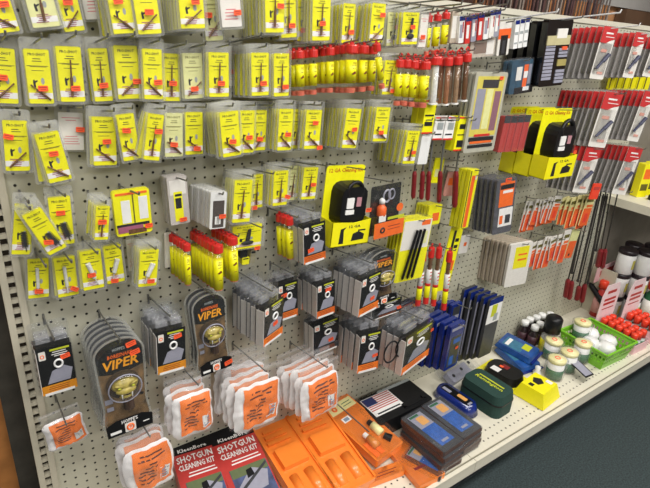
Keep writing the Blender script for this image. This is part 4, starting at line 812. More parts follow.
for i, (x, yy, m_, cm) in enumerate(((460.5, 16.5, WHP, BLUE), (467, 17, RED, BLUE), (473, 15, LILAC, BLUE), (479.5, 13.5, RED, BLUE), (485.5, 12.5, WHP, BLKP), (491, 11, WHI, BLUE), (496, 10, LILAC, BLUE))):
    slab('capped_stick', (x, yy), (x+5, yy-.5), (x-2.5, yy+27), 5.6, .6, m_, [(0, .42, 1.1, .17, cm, 'cap'), (-.1, -.05, .5, .5, LABW if m_ != WHP else LILAC, 'label'), (.25, .1, .2, .4, SCAR, 'print_bar')], '%s stick with dark cap, %s in the row of capped sticks' % ({'red_cap': 'red', 'white_plastic': 'white', 'lilac_grey': 'grey', 'white_card': 'cream'}[m_.name], ORD[i]), 'stick', 'row of dark-capped sticks', 0, CLR, 1, .7)
slab('clear_pouch', (472, 40), (497, 38), (468, 58), 5.0, .3, PAPER, [(-.1, 0, .5, .6, BRONZE, 'brown_contents'), (.3, 0, .3, .8, WHI, 'white_contents')], 'small clear pouch with brown contents under the capped sticks', 'pouch', None, 0, BAGC)
for i, (x, yy) in enumerate(((430, 15), (438, 14), (446.5, 12))):
    tube((x, yy), (x-4, yy+40), 6 if i == 0 else 8, 5.2, 'red-topped tube with yellow label, %s of the top right trio' % ORD[i], 'red-topped tubes in the top row', YT, 0)
for i in range(4):
    x = 502+6.6*i
    slab('red_cartridge', (x+1, 117-.3*i), (x+7, 117-.3*i), (x-2, 152-.5*i), 4.6, .8, mat('brick_red', (.46, .05, .045), .4), [(0, .42, 1, .2, DGREY, 'dark_top'), (.2, -.05, .2, .7, SCAR, 'red_stripe')], 'red cartridge with dark top, %s from left of four' % ORD[i], 'cartridge', 'red cartridges', 0, CLG, 0, .5, i == 1)
# orange tags
def tagcard(TL, TR, BL, y, label, group, yaw=0, hk=False):
    j = random.uniform(-2.2, 2.2); BL = (BL[0]+j, BL[1]+random.uniform(-3, 2)); TL = (TL[0], TL[1]+random.uniform(-1.5, 1.5)); TR = (TR[0], TR[1]+random.uniform(-1, 1))
    slab('orange_tag', TL, TR, BL, y, .12, LEMON if yaw else WHI, [(0, -.22, .9 if not yaw else .94, .58, ORG, 'orange_jag'), (0, .32, .8, .1, OLI, 'print_bar'), (.1, .14, .7, .08, ORK, 'print_bar'), (0, -.25, .4, .3, CAP, 'orange_core')], label, 'card', group, 0, CLR, 0, .5, hk)
for i in range(9):
    x = 521+3.6*i
    tagcard((x+4, 203-.7*i), (x+11, 202-.7*i), (x, 231-1.4*i), 2+.28*i, 'small orange jag card, %s from left in the upper orange row' % ORD[i], 'upper row of orange jag cards', 0, i == 4)
for i in range(6):
    x = 557+5*i
    tagcard((x+3.5, 198-.3*i), (x+12, 197-.3*i), (x, 227-.2*i), 3.5+.35*i, 'larger orange jag card, %s from left at the right end' % ORD[i], 'larger orange jag cards', 1, i == 3)
for i in range(7):
    x = 529+5*i
    tagcard((x+3, 243-1.5*i), (x+9.5, 241-1.5*i), (x, 271-1.7*i), 3+.3*i, 'small orange jag card, %s from left in the lower orange row' % ORD[i], 'lower row of orange jag cards', 0, i == 3)
slab('orange_tag', (570, 231), (577.5, 230.5), (567, 257), 4.5, .15, PALE, [(0, -.2, .96, .6, ORG, 'orange_jag'), (.0, -.38, .2, .08, INK, 'hang_hole')], 'single orange jag card hanging right of the lower orange row', 'card', None, 0, CLR)
# hanging rods with red handles at right
gR = 'red-handled rods at the right end'; STEEL_ = STEEL; STEEL = mat('dark_rod_steel', (.06, .055, .05), .3, .1, metal=.5)
for i, (t_, j_, b_) in enumerate((((590, 192), (568.3, 279), (565.2, 297)), ((594, 192), (572, 281), (569, 299)), ((601, 192), (579.3, 286), (576.5, 300)), ((606, 192), (585, 284), (581.5, 302)), ((611, 192), (601, 249), (597.5, 267)), ((618, 192), (605.3, 249), (602, 268)))):
    rodtool(t_, j_, b_, 3.2+.5*(i % 2), 'long steel rod with dark red handle, %s from left at the right end' % ORD[i], gR, 5, CRED, i in (1, 5))
for i, (x, yt, xb, yb) in enumerate(((583, 236, 572, 290), (590, 225, 577, 290), (596, 215, 584, 290))):
    a, b = onY((x, yt), 2.6), onY((xb, yb), 2.6)
    single('clear_rod_tube', MB().rod((0, 0, 0), b-a, .28, .28, 8).rod((0, 0, 0), (0, 0, .3), .34, .3, 8).mesh('clear_rod_tube', CLG), T(*a), 'thin clear tube among the hanging rods, %s from left' % ORD[i], 'tube', 'clear tubes among the rods')
STEEL = STEEL_
for i, (x, yt, xb, yb) in enumerate(((587, 196, 572, 272), (598, 196, 578, 280), (603, 196, 588, 282), (607, 196, 596, 250))):
    a, b = onY((x, yt), 4.4), onY((xb, yb), 4.4)
    single('dark_rod', MB().rod((0, 0, 0), b-a, .2, .2, 8).rod((0, 0, 0), (0, 0, .4), .12, .12, 8).rod(b-a, (b-a)*1.02, .3, .25, 8).mesh('dark_rod', mat('gunmetal_rod', (.035, .03, .03), .35)), T(*a), 'plain dark steel rod hanging at the right end, %s from left' % ORD[i], 'rod', 'plain dark rods at the right end')
slab('red_tag', (593, 184), (601, 184), (590.5, 199), 6.5, .2, CAP, [(0, .2, .7, .2, SCAR, 'print_bar')], 'small red tag under the left third-row tool pack', 'tag', None, 0, None, 0, .5, False)
# far yellow packs behind
for i in range(6):
    x = 611+7*i
    slab('far_yellow_pack', (x, 70), (x+6, 70.4), (x-2, 89), 1.6, .3, YBX, [(-.3, 0, .2, .9, OLI, 'print_edge')], 'yellow pack glimpsed between the red-header rows, %s from left' % ORD[i], 'pack', 'yellow packs behind the red headers', 0, None, 0, .5, i == 2)
# blue clamshells
for i in range(4):
    x = 424+7.5*i
    slab('blue_clamshell', (x+3, 319+3.2*i), (x+17, 312+3.2*i), (x-1, 366+1.5*i), 4.6+1.0*i, .7, BLUE, [(0, -.1, .7, .66, DGREY, 'dark_window'), (0, .4, .8, .06, LILAC, 'silver_edge'), (.1, .12, .5, .1, BLUEL, 'print_panel'), (-.1, -.3, .3, .2, BLUEL, 'print_panel')], 'blue and black clamshell pack, %s from left above the blue pouch' % ORD[i], 'clamshell', 'blue clamshell packs', None, None, 0, .5, i == 3, [(456, 347)] if i == 3 else ())
for i in range(3):
    x = 438+7*i
    slab('blue_clamshell', (x, 304+i), (x+10, 300+i), (x-2, 322+i), 2.0+.8*i, .6, BLUE, [(0, .1, .7, .5, DGREY, 'dark_window'), (.1, -.2, .4, .2, LILAC, 'silver_edge')], 'small blue pack against the pegboard, %s from left' % ORD[i], 'clamshell', 'small blue packs on the wall', None, None, 0, .5, i == 2)
for i in range(5):
    x = 459+6.6*i
    bits = [(0, .44, 1, .12, BLUE, 'blue_top'), (-.42, 0, .1, .8, LILAC, 'silver_edge')]
    if i == 4: bits = [(0, .3, 1.02, .42, LABW, 'white_label'), (0, .46, 1.04, .1, BLUE, 'blue_top'), (-.05, .3, .4, .2, YGR, 'green_mark'), (.15, .18, .3, .12, GREY, 'print_picture')]
    slab('long_tool_pack', (x+4, 291+2.6*i), (x+17, 286+2.6*i), (x-6, 362-1*i), 3.0+1.0*i, .5, DGREY, bits, 'long dark tool pack with blue top, %s from left' % ORD[i], 'pack', 'long dark tool packs', None, None, 0, .5, i == 2)

# ================================================================== THINGS LYING ON THE BASE DECK
def lay(name, TL, TR, BL, z, parts_fn, label, cat, group=None, tilt=0, y0=0):
    f = QZ(TL, TR, BL, z, tilt, y0); return spawn(name, parts_fn(f.w, f.h), f.M, label, cat, group), f
def fixed(name, x, y, z, w, d, yaw, parts_fn, label, cat, group=None, tilt=0):
    """face-up thing centred at x, -y with its top face at height z"""
    M = T(x, -y, z) @ Matrix.Rotation(math.radians(yaw), 4, 'Z') @ Matrix.Rotation(math.radians(tilt), 4, 'X') @ Matrix.Rotation(math.radians(-90), 4, 'X')
    return spawn(name, parts_fn(w, d), M, label, cat, group)
def text_part(s, size, cx, cz, y, wide, m): return ('lettering', text_mb(MB(), s, size, cx, cz, y, wide).mesh('lettering', m))
# two red shotgun kit boxes leaning on the wall
def shot_box(w, h):
    body = MB().rr(0, 0, w, h, .12, 0, 1.4)
    pic = MB().box((.05*w, -.02, -.26*h), (.84*w, .03, .36*h)); sky = MB().box((.05*w, -.04, -.13*h), (.82*w, .02, .1*h))
    man = MB().prism([(-.3*w, -.4*h), (.3*w, -.36*h), (.42*w, -.2*h), (.1*w, -.12*h), (-.1*w, -.2*h), (-.34*w, -.3*h)], -.06, -.03); hat = MB().prism([(-.05*w, -.22*h), (.12*w, -.2*h), (.1*w, -.12*h), (-.03*w, -.13*h)], -.075, -.05)
    hd = MB().box((0, -.02, .37*h), (w*.99, .04, .26*h)); bar = MB().prism([(-.45*w, -.36*h), (.45*w, -.1*h), (.45*w, -.13*h), (-.45*w, -.4*h)], -.085, -.06)
    ln = MB().box((.08*w, -.02, .01*h), (.62*w, .02, .012*h)).box((.08*w, -.02, -.025*h), (.68*w, .02, .014*h))
    return [('carton', body.mesh('carton', SCAR)), ('black_header', hd.mesh('black_header', BLK), [text_part('KleenBore', .055*h, .0, .275*h, -.05, .7*w, LABW)]),
            ('title', text_mb(text_mb(MB(), 'SHOTGUN', .1*h, .0, .175*h, -.02, .86*w), 'CLEANING KIT', .085*h, .0, .085*h, -.02, .86*w).mesh('title', LABW)), ('rule', ln.mesh('rule', LABW)),
            ('picture', pic.mesh('picture', mat('blue_denim', (.05, .07, .16), .5, .5, 30)), [('picture_field', sky.mesh('picture_field', mat('field_green', (.10, .13, .05), .6))), ('picture_man', man.mesh('picture_man', LILAC)), ('picture_hat', hat.mesh('picture_hat', BLK)), ('picture_gun', bar.mesh('picture_gun', DGREY))])]
lay('shotgun_kit_box', (154, 441), (195, 429), (204, 519), DECK+1.5, shot_box, 'red shotgun cleaning kit box, left one of the two', 'box', 'red shotgun kit boxes', 18, 13)
lay('shotgun_kit_box', (196, 430), (238, 416), (247, 508), DECK+1.5, shot_box, 'red shotgun cleaning kit box beside the orange trays', 'box', 'red shotgun kit boxes', 18, 13)
# two orange moulded trays
def tray(flip):
    def fn(w, h):
        base = MB().rr(0, 0, w, h, .3, 0, 1.1)
        rim = MB().box((-w/2+.12, -.14, 0), (.24, .28, h)).box((w/2-.12, -.14, 0), (.24, .28, h)).box((0, -.14, h/2-.12), (w, .28, .24)).box((0, -.14, -h/2+.12), (w, .28, .24))
        big = MB().rr(0, .02*h, w*.72, h*.22, .15, -.65, 0, .05); st = MB(); P = [('tray_base', base.mesh('tray_base', ORT)), ('rim', rim.mesh('rim', ORT)), ('raised_block', big.mesh('raised_block', ORT))]
        for k in range(3): P.append(('ridge', MB().rr(-.05*w, (.22+.07*k)*h, w*(.66-.05*k), h*.035, .1, -.35+.05*k, 0, .03).mesh('ridge', ORT)))
        for x, ww in ((-.22, .3), (.2, .34)): P.append(('round_well', MB().rod((x*w, .32, -.16*h), (x*w, .32, -.42*h), ww*w*.44, ww*w*.44, 14).mesh('round_well', ORT, True)))
        return P
    return fn
lay('orange_tray', (249, 427), (283, 413.5), (303, 512), DECK+1.0, tray(0), 'orange moulded plastic tray beside the red boxes', 'tray', 'orange moulded trays', 9, 15)
lay('orange_tray', (283, 413), (318, 400), (340, 497), DECK+1.0, tray(1), 'orange moulded plastic tray beside the orange kit', 'tray', 'orange moulded trays', 9, 15)
# orange kit under clear film with bottles
def orange_kit(w, h):
    P = [('tray', MB().rr(0, 0, w, h, .25, 0, 1.2).mesh('tray', ORT)), ('yellow_label', MB().box((0, -.02, .28*h), (w*.92, .03, .14*h)).mesh('yellow_label', LEMON), [('emblem', MB().torus((-.22*w, -.05, .28*h), .3, .14, 12, 5).mesh('emblem', ORK)), text_part("HOPPE'S", .03*h, -.2*w, .33*h, -.05, .3*w, FLGN), ('small_print', MB().box((.22*w, -.045, .3*h), (.3*w, .01, .12)).box((.22*w, -.045, .26*h), (.3*w, .01, .1)).mesh('small_print', FLGN))]),
         ('barcode_label', MB().box((-.18*w, -.02, .1*h), (.26*w, .03, .07*h)).mesh('barcode_label', LABW), [('barcode', MB().box((-.18*w, -.045, .1*h), (.16*w, .01, .045*h)).mesh('barcode', mat('blue_grey_ink', (.2, .26, .36), .6)))]),
         ('cleaning_rod', MB().rod((-.02*w, -.1, .44*h), (.0, -.1, -.18*h), .09, .09, 8).mesh('cleaning_rod', STEEL)),
         ('price_label', MB().box((.05*w, -.02, .42*h), (.2*w, .02, .03*h)).mesh('price_label', LABW))]
    for x, z, m_, cm in ((-.2, -.30, mat('amber_bottle', (.62, .22, .05), .3), WHP), (.2, -.2, LEMON, BLKP)):
        P.append(('bottle', MB().rod((x*w, -.3, (z-.08)*h), (x*w, -.3, (z+.06)*h), .11*w, .11*w, 12).mesh('bottle', m_, True), [('bottle_cap', MB().rod((x*w, -.3, (z+.06)*h), (x*w, -.3, (z+.12)*h), .075*w, .07*w, 12).mesh('bottle_cap', cm))]))
    P.append(('oil_bottle', MB().rod((.28*w, -.3, -.4*h), (.2*w, -.3, -.32*h), .1*w, .08*w, 12).mesh('oil_bottle', BLKP)))
    for x in (-.36, -.18): P.append(('recess', MB().box((x*w, -.04, -.36*h), (.14*w, .06, .2*h)).mesh('recess', ORK)))
    P.append(('clear_cover', MB().rr(0, 0, w*1.04, h*1.02, .3, -.75, .0, .03).mesh('clear_cover', CLR)))
    return P
lay('orange_cleaning_kit', (321, 400), (347, 385), (370, 466), DECK+1.6, orange_kit, 'orange gun cleaning kit under clear film with two bottles', 'kit', None, 6, 14)
def flat_kit(w, h): return [('tray', MB().rr(0, 0, w, h, .2, 0, .8).mesh('tray', ORT)), ('slot', MB().box((.1*w, -.01, .05*h), (.5*w, .03, .05*h)).mesh('slot', CRED)), ('slot', MB().box((0, -.01, -.2*h), (.5*w, .03, .05*h)).mesh('slot', CRED)), ('clear_cover', MB().rr(0, 0, w, h, .2, -.3, 0, .02).mesh('clear_cover', CLR))]
lay('orange_cleaning_kit', (385, 443), (410, 433), (417, 487), DECK+.9, flat_kit, 'flat orange kit tray lying under the clear-film kit', 'kit')
lay('orange_cleaning_kit', (362, 474), (398, 461), (369, 484), DECK+.9, flat_kit, 'orange kit corner showing beneath the clear-film kit', 'kit')
# black case with flag
def flag_case(w, h):
    P = [('case_shell', MB().rr(0, 0, w, h, .5, 0, 2.6, .03).mesh('case_shell', BLKP)), ('handle', MB().box((.2*w, -.1, -.36*h), (.4*w, .2, .05*h)).box((.02*w, -.1, -.3*h), (.04*w, .2, .14*h)).box((.38*w, -.1, -.3*h), (.04*w, .2, .14*h)).mesh('handle', BLKP)),
         ('grey_strip', MB().box((.18*w, -.02, .44*h), (.6*w, .03, .09*h)).mesh('grey_strip', GREY))]
    fx, fz, fw, fh = -.2*w, .08*h, .5*w, .66*h; sub = []
    for k in range(7): sub.append(('stripe', MB().box((fx, -.05, fz+fh*(.44-k*.105)), (fw*.94, .01, fh*.045)).mesh('stripe', SCAR)))
    sub.append(('canton', MB().box((fx-fw*.29, -.06, fz+fh*.27), (fw*.38, .01, fh*.4)).mesh('canton', mat('navy_flag', (.02, .03, .12), .5)))); sub.append(('caption', MB().box((fx, -.06, fz-fh*.41), (fw*.8, .01, fh*.07)).mesh('caption', INK)))
    P.append(('flag_label', MB().box((fx, -.02, fz), (fw, .04, fh)).mesh('flag_label', LABW), sub)); return P
lay('black_case', (357, 400), (410, 377), (378, 426), DECK+2.7, flag_case, 'black plastic case with a flag sticker by the wall', 'case')
# stack of wrapped packs
def wrapped(w, h):
    P = [('pack_body', MB().rr(0, 0, w, h, .25, 0, .75, .02).mesh('pack_body', DGREY)), ('side_fold', MB().box((-w/2+.02, .35, 0), (.06, .6, h*.96)).box((0, .35, -h/2+.02), (w*.96, .6, .06)).mesh('side_fold', BROWN)), ('blue_card', MB().box((0, -.02, -.12*h), (w*.62, .03, .5*h)).mesh('blue_card', BLUEL)),
         ('picture_card', MB().box((0, -.03, .26*h), (w*.62, .04, .34*h)).mesh('picture_card', LILAC), [('orange_picture', MB().rr(.05*w, .24*h, w*.34, h*.2, .2, -.07, -.05).mesh('orange_picture', mat('apricot_print', (.72, .36, .10), .5))), ('title_bar', MB().box((-.08*w, -.065, .39*h), (.4*w, .01, .05*h)).mesh('title_bar', FLGN)), ('small_print', MB().box((.0, -.04, -.3*h), (.3*w, .02, .05*h)).mesh('small_print', LILAC))]), ('film', MB().rr(0, 0, w*1.03, h*1.03, .25, -.1, .8, .02).mesh('film', CLG))]
    return P
for i, (x, y, yaw) in enumerate(((45.9, 12.3, 2), (50.2, 11.8, 4))):
    for k in range(4):
        fixed('wrapped_pack', x+random.uniform(-.25, .25)-.1*k, y+random.uniform(-.2, .2), DECK+.8+.98*k, 4.1, 7.6, yaw+random.uniform(-3, 3), wrapped, ('top' if k == 3 else ('bottom' if k == 0 else ('second' if k == 1 else 'third')+' lowest'))+' dark film-wrapped pack of the %s stack' % ('left' if i == 0 else 'right'), 'pack', 'dark film-wrapped packs')
fixed('wrapped_pack', 44.0, 13.6, DECK+.9, 4.4, 5.6, 20, wrapped, 'dark wrapped pack sticking out under the left stack', 'pack', 'dark film-wrapped packs')
# blue pouch
def pouch(w, h):
    return [('body', MB().rr(0, 0, w, h, w*.45, -.3, 1.2, .15, k=5).mesh('body', BLUE, True)), ('printed_band', MB().rr(.0, 0, w*.5, h*.7, .4, -.36, -.3).mesh('printed_band', BLK)), ('orange_print', MB().rr(.05*w, -.12*h, w*.24, h*.22, .2, -.4, -.35).mesh('orange_print', mat('apricot_print', (.72, .36, .1), .5))), ('silver_print', MB().box((-.1*w, -.38, .22*h), (.2*w, .02, .2*h)).box((.0, -.38, -.32*h), (.3*w, .02, .05*h)).mesh('silver_print', LILAC))]
fixed('blue_pouch', 56.3, 7.6, DECK+1.5, 3.0, 7.6, 4, pouch, 'blue oval pouch with dark print beside the wrapped packs', 'pouch')
# green zip case
def green_case(w, h):
    o = rrect(0, 0, w, h, w*.27, 5); lid = MB().prism(rrect(0, 0, w, h, w*.27, 5), -.15, 1.2, .07); body = MB().prism(o, 1.35, 3.5)
    zp = MB().prism(rrect(0, 0, w*1.02, h*1.01, w*.27, 5), 1.18, 1.38)
    t = text_mb(MB(), 'Remington', .9, 0, 0, 0, h*.66, .15); t.v = [(v[2], -.19, -v[0]) for v in t.v]
    return [('lid', lid.mesh('lid', GRN), [('lettering', t.mesh('lettering', YGR)), ('underline', MB().box((.16*w, -.18, 0), (.06*w, .02, .6*h)).mesh('underline', YGR))]), ('zip', zp.mesh('zip', BLKP)), ('body', body.mesh('body', GRN))]
fixed('green_zip_case', 60.9, 9.6, DECK+3.5, 4.6, 7.4, 3, green_case, 'dark green fabric zip case with yellow lettering', 'case')
# yellow kit with black pouch lying down
def lying_kit(w, h):
    return [('backing_card', MB().rr(0, 0, w, h, .3, 1.9, 2.0).mesh('backing_card', YBX)), ('tray_box', MB().add([(-w/2, 1.95, -h/2), (w/2, 1.95, -h/2), (w/2, 1.95, -h*.08), (-w/2, 1.95, -h*.08), (-w*.4, -.35, -h*.44), (w*.4, -.35, -h*.44), (w*.4, -.35, -h*.14), (-w*.4, -.35, -h*.14)], [(0, 1, 5, 4), (1, 2, 6, 5), (2, 3, 7, 6), (3, 0, 4, 7), (4, 5, 6, 7)]).mesh('tray_box', YBX), [('printed_picture', MB().prism([(-.1*w, -.3*h), (.1*w, -.33*h), (.24*w, -.26*h), (.12*w, -.18*h), (-.08*w, -.22*h)], -.38, -.35).box((-.24*w, -.37, -.24*h), (.14*w, .02, .06*h)).mesh('printed_picture', INK)), ('white_label', MB().box((.28*w, -.37, -.36*h), (.14*w, .02, .08*h)).mesh('white_label', LABW))]),
            ('pouch', MB().rr(0, .18*h, w*.8, h*.5, w*.3, .5, 1.9, .1, 4).mesh('pouch', BLKP), [('white_tag', MB().box((-.22*w, .46, .26*h), (.22*w, .04, .12*h)).mesh('white_tag', LABW)), ('red_tag', MB().rr(.1*w, .2*h, w*.2, h*.1, .1, .44, .48).mesh('red_tag', CRED)), ('price_sticker', MB().box((.02*w, .43, .24*h), (.1*w, .02, .05*h)).mesh('price_sticker', STK))])]
fixed('cleaning_kit_pack', 69.2, 9.3, DECK+2.1, 5.6, 12.6, 6, lying_kit, 'yellow cleaning kit with black pouch lying on the base shelf', 'kit')
fixed('clear_clamshell', 62.6, 3.4, DECK+1.6, 8.2, 4.6, 8, lambda w, h: [('shell', MB().rr(0, 0, w, h, .5, 0, 1.4, .06).rr(0, 0, w*1.06, h*1.08, .5, 1.38, 1.45).mesh('shell', CLG)), ('grey_tool', MB().rr(-.1*w, 0, w*.7, h*.5, .4, .3, 1.2, .1).mesh('grey_tool', LILAC)), ('dark_hole', MB().rod((-.3*w, .28, 0), (-.3*w, .24, 0), .3, .3, 12).rod((0, .28, .05*h), (0, .24, .05*h), .3, .3, 12).rod((.3*w, .28, .1*h), (.3*w, .24, .1*h), .3, .3, 12).mesh('dark_hole', BLKP))], 'clear clamshell with grey tool and dark holes by the wall', 'clamshell', None, 25)
def blue_bag(w, h): return [('bag', MB().rr(0, 0, w, h, .3, 0, .9, .1).mesh('bag', mat('deep_blue_bag', (.015, .07, .26), .3, .4, 25, coat=.4))), ('dark_panel', MB().rr(-.1*w, .1*h, w*.6, h*.5, .2, -.04, .0).mesh('dark_panel', TEAL)), ('green_print', MB().rr(.1*w, -.2*h, w*.4, h*.2, .1, -.06, -.02).mesh('green_print', YGR)), ('white_print', MB().box((-.1*w, -.06, .24*h), (.5*w, .02, .1*h)).mesh('white_print', LABW)), ('fin_seal', MB().box((0, .5, -h/2-.2), (w, .06, .5)).mesh('fin_seal', BLUE))]
for i, (x, y, z, yaw) in enumerate(((76.4, 4.2, DECK+2.2, 14), (75.4, 5.2, DECK+1.1, -8))):
    fixed('blue_wipe_pack', x, y, z, 5.0, 6.8, yaw, blue_bag, 'blue and teal plastic pack with green print, %s' % ('upper one', 'lower one')[i], 'pack', 'blue packs on the base shelf', 6)
# bottles with white caps, spray can
def bottle(x, y, r, h, bm, cm, name, label, cat, group, z=DECK, lab=None, capr=.8, ch=.9):
    P = [('body', MB().lathe([(r*.9, 0), (r, .1), (r, h*.75), (r*.55, h*.9), (r*.5, h)], 14).mesh('body', bm, True)), ('cap', MB().lathe([(r*capr, h-.05), (r*capr, h+ch*.85), (r*capr*.8, h+ch)], 14).mesh('cap', cm, True))]
    if lab: P.append(('label', MB().lathe([(r*1.01, h*.15), (r*1.02, h*.15), (r*1.02, h*.65), (r*1.01, h*.65)], 14).mesh('label', lab, True)))
    return spawn(name, P, T(x, -y, z), label, cat, group)
k = 0
for x, y in ((83.0, 1.6), (84.8, 1.4), (86.6, 1.6), (88.4, 1.6), (83.2, 3.6), (85.1, 3.4), (88.8, 3.6), (90.2, 2.2)):
    bottle(x-1.6, y, .9, 3.6, mat('dark_bottle', (.02, .012, .014), .25), WHP, 'solvent_bottle', 'small dark bottle with white cap, %s of the cluster by the wall' % ORD[k], 'bottle', 'dark bottles with white caps', DECK, mat('plum_label', (.06, .02, .03), .5)); k += 1
bottle(82.6, 6.2, 1.5, 4.4, mat('grey_can', (.45, .45, .43), .35), BLKP, 'spray_can', 'large can with black lid in front of the white-capped bottles', 'can', None, DECK, YBX, 1.0, 3.0)
def tub(x, y, r, h, z, i):
    P = [('tub', MB().lathe([(r*.85, 0), (r*.95, .1), (r, h)], 18).mesh('tub', WHP, True)), ('lid', MB().lathe([(r*1.04, h-.1), (r*1.06, h+.45), (r*.95, h+.55), (0.01, h+.56)], 18).mesh('lid', LEMON, True)), ('label', MB().lathe([(r*.95, h*.04), (r*.97, h*.04), (r*1.01, h*.6), (r*.99, h*.6)], 18).mesh('label', FLGN, True)),
         ('lid_mark', MB().torus((0, 0, 0), .4, .1, 10, 4).mesh('lid_mark', STK)), ('bag_film', MB().lathe([(r*1.1, 0), (r*1.25, h*.5), (r*1.3, h+.4), (r*.9, h+.9), (r*.3, h+1.3)], 14).mesh('bag_film', clear('bag_film_loose', (.98, .98, .98), .07, (.95, .94, .94), .2), True))]
    o = spawn('bagged_tub', P, T(x, -y, z) @ Matrix.Rotation(random.uniform(-.12, .12), 4, 'X'), 'white tub with pale yellow lid in clear film, %s' % ('nearest one', 'by the grey label', 'beside the green basket', 'behind the others', 'on top of the basket')[i], 'tub', 'bagged tubs with yellow lids')
    c = [q for q in o.children if q.name.startswith('lid_mark')][0]; c.matrix_local = Matrix.Translation((0, 0, (h+.58)*S)) @ Matrix.Rotation(math.pi/2, 4, 'X')
for i, (px_, z) in enumerate((((553, 377), DECK), ((566, 370), DECK), ((579, 360), DECK), ((549, 357), DECK), ((579, 339), DECK+1.6))):
    c = onZ(px_, z); tub(c.x, -c.y, 1.4, 3.3, z, i)
single('white_plug', MB().lathe([(.6, 0), (.7, .6), (.4, 1.0), (.5, 1.6), (.2, 1.8)], 12).mesh('white_plug', WHP, True), T(74.6, -9.6, DECK), 'small white plastic plug left of the bagged tubs', 'plug')
fixed('price_card', 80.6, 13.9, DECK+1.9, 2.2, 3.6, -6, lambda w, h: [('card', MB().rr(0, 0, w, h, .08, 0, .06).mesh('card', BLKP)), ('grey_panel', MB().box((0, -.02, 0), (w*.8, .03, h*.85)).mesh('grey_panel', LILAC)), ('foot', MB().box((0, .9, .3*h), (w*.5, 1.8, .1)).mesh('foot', BLKP))], 'black-framed grey card in front of the bagged tubs', 'card', None, 14)
# lime basket
def basket():
    w, d, h = 9.6, 9.2, 3.6; b = MB(); t = .12
    lo = [(-w*.42, -d*.42), (w*.42, -d*.42), (w*.42, d*.42), (-w*.42, d*.42)]; hi = [(-w/2, -d/2), (w/2, -d/2), (w/2, d/2), (-w/2, d/2)]
    def P(i, k, s=0): a, c = lo[i], hi[i]; return Vector((a[0]+(c[0]-a[0])*k, a[1]+(c[1]-a[1])*k, h*k))
    parts = []
    for i in range(4):
        j = (i+1) % 4; m_ = MB()
        for k0, k1 in ((0, .35), (.5, .62), (.78, 1)): m_.add([P(i, k0), P(j, k0), P(j, k1), P(i, k1)], [(0, 1, 2, 3)])
        for k0, k1 in ((.35, .5), (.62, .78)):
            for q in range(12):
                a, c = q/12, (q+.45)/12; m_.add([P(i, k0).lerp(P(j, k0), a), P(i, k0).lerp(P(j, k0), c), P(i, k1).lerp(P(j, k1), c), P(i, k1).lerp(P(j, k1), a)], [(0, 1, 2, 3)])
        parts.append(('side', m_.mesh('side', LIME)))
    parts.append(('bottom', MB().box((0, 0, .06), (w*.84, d*.84, .12)).mesh('bottom', LIME)))
    r = MB()
    for i in range(4): r.rod(P(i, 1), P((i+1) % 4, 1), .2, .2, 8)
    parts.append(('rim', r.mesh('rim', LIME))); return parts
spawn('lime_basket', basket(), T(90.4, -11.0, DECK) @ Matrix.Rotation(math.radians(-3), 4, 'Z'), 'lime green plastic basket on the base shelf', 'basket')
for i, (x, y, z) in enumerate(((88.6, 10.8, 1.2), (91.6, 9.0, 1.3), (90.2, 13.0, .9), (92.8, 11.9, .9))):
    single('white_bottle', MB().lathe([(.9, 0), (1.5, .3), (1.55, 1.6), (1.2, 2.2), (.3, 2.4)], 16).mesh('white_bottle', WHP, True), T(x, -y, DECK+z), 'rounded white container in the lime basket, %s' % ('left', 'rear', 'front', 'right')[i], 'container', 'white containers in the basket')
# display boxes with red-capped bottles
def display_box(x, y, yaw, nx, ny, label, which, bm):
    w, d = nx*1.5+.4, ny*1.5+.4; M = T(x, -y, DECK) @ Matrix.Rotation(math.radians(yaw), 4, 'Z')
    bx = MB().box((0, 0, .1), (w, d, .2)).box((0, -d/2, .9), (w, .12, 1.8)).box((-w/2, 0, 1.1), (.12, d, 2.2)).box((w/2, 0, 1.1), (.12, d, 2.2))
    sg = MB().prism([(-w*.6, 0), (w*.6, 0), (w*.6, 8.2), (w*.42, 10.6), (-w*.42, 10.6), (-w*.6, 8.2)], d/2-.06, d/2+.06)
    sub = [('lettering_bar', MB().box((0, d/2-.1, 9.0), (w*.6, .03, .6)).box((0, d/2-.1, 7.4), (w*.8, .03, .5)).box((0, d/2-.1, 6.5), (w*.8, .03, .5)).box((0, d/2-.1, 5.4), (w*.8, .03, .2)).mesh('lettering_bar', SCAR))]
    spawn('display_box', [('carton', bx.mesh('carton', PINKB)), ('header_sign', sg.mesh('header_sign', mat('pale_pink_sign', (.84, .66, .68), .5, .04)), sub)], M, label, 'display box')
    R = Matrix.Rotation(math.radians(yaw), 3, 'Z'); c = 0
    for j in range(ny):
        for i in range(nx):
            p = R @ Vector(((i-(nx-1)/2)*1.5, (j-(ny-1)/2)*1.5, 0))
            bottle(x+p.x, y-p.y, .66, 2.2, bm, CAP, 'oil_bottle', 'scarlet-capped bottle, %s row, %s place, %s' % (ORD[j], ORD[i], which), 'bottle', 'scarlet-capped bottles in the '+which, DECK+.22, FLGN, .95, 1.4)
TEALB = mat('pale_bottle', (.55, .62, .58), .35)
display_box(99.0, 11.4, -3, 3, 5, 'pink and white display box with raised header holding scarlet-capped bottles', 'display box by the basket', TEALB)
display_box(106.2, 12.2, -3, 3, 4, 'pink and white display box cut by the right edge of the photo', 'display box at the right edge', TEALB)
bottle(104.6, 3.4, 1.1, 6.6, SCAR, CAP, 'red_bottle', 'red bottle with bright red cap behind the display box', 'bottle', None, DECK, mat('pink_label', (.7, .35, .33), .5), .8, 1.6)
bottle(113.8, 9.4, 1.3, 6.8, FLGN, CAP, 'red_bottle', 'green bottle with big scarlet cap at the right edge', 'bottle', None, DECK, WHI, 1.0, 1.8)
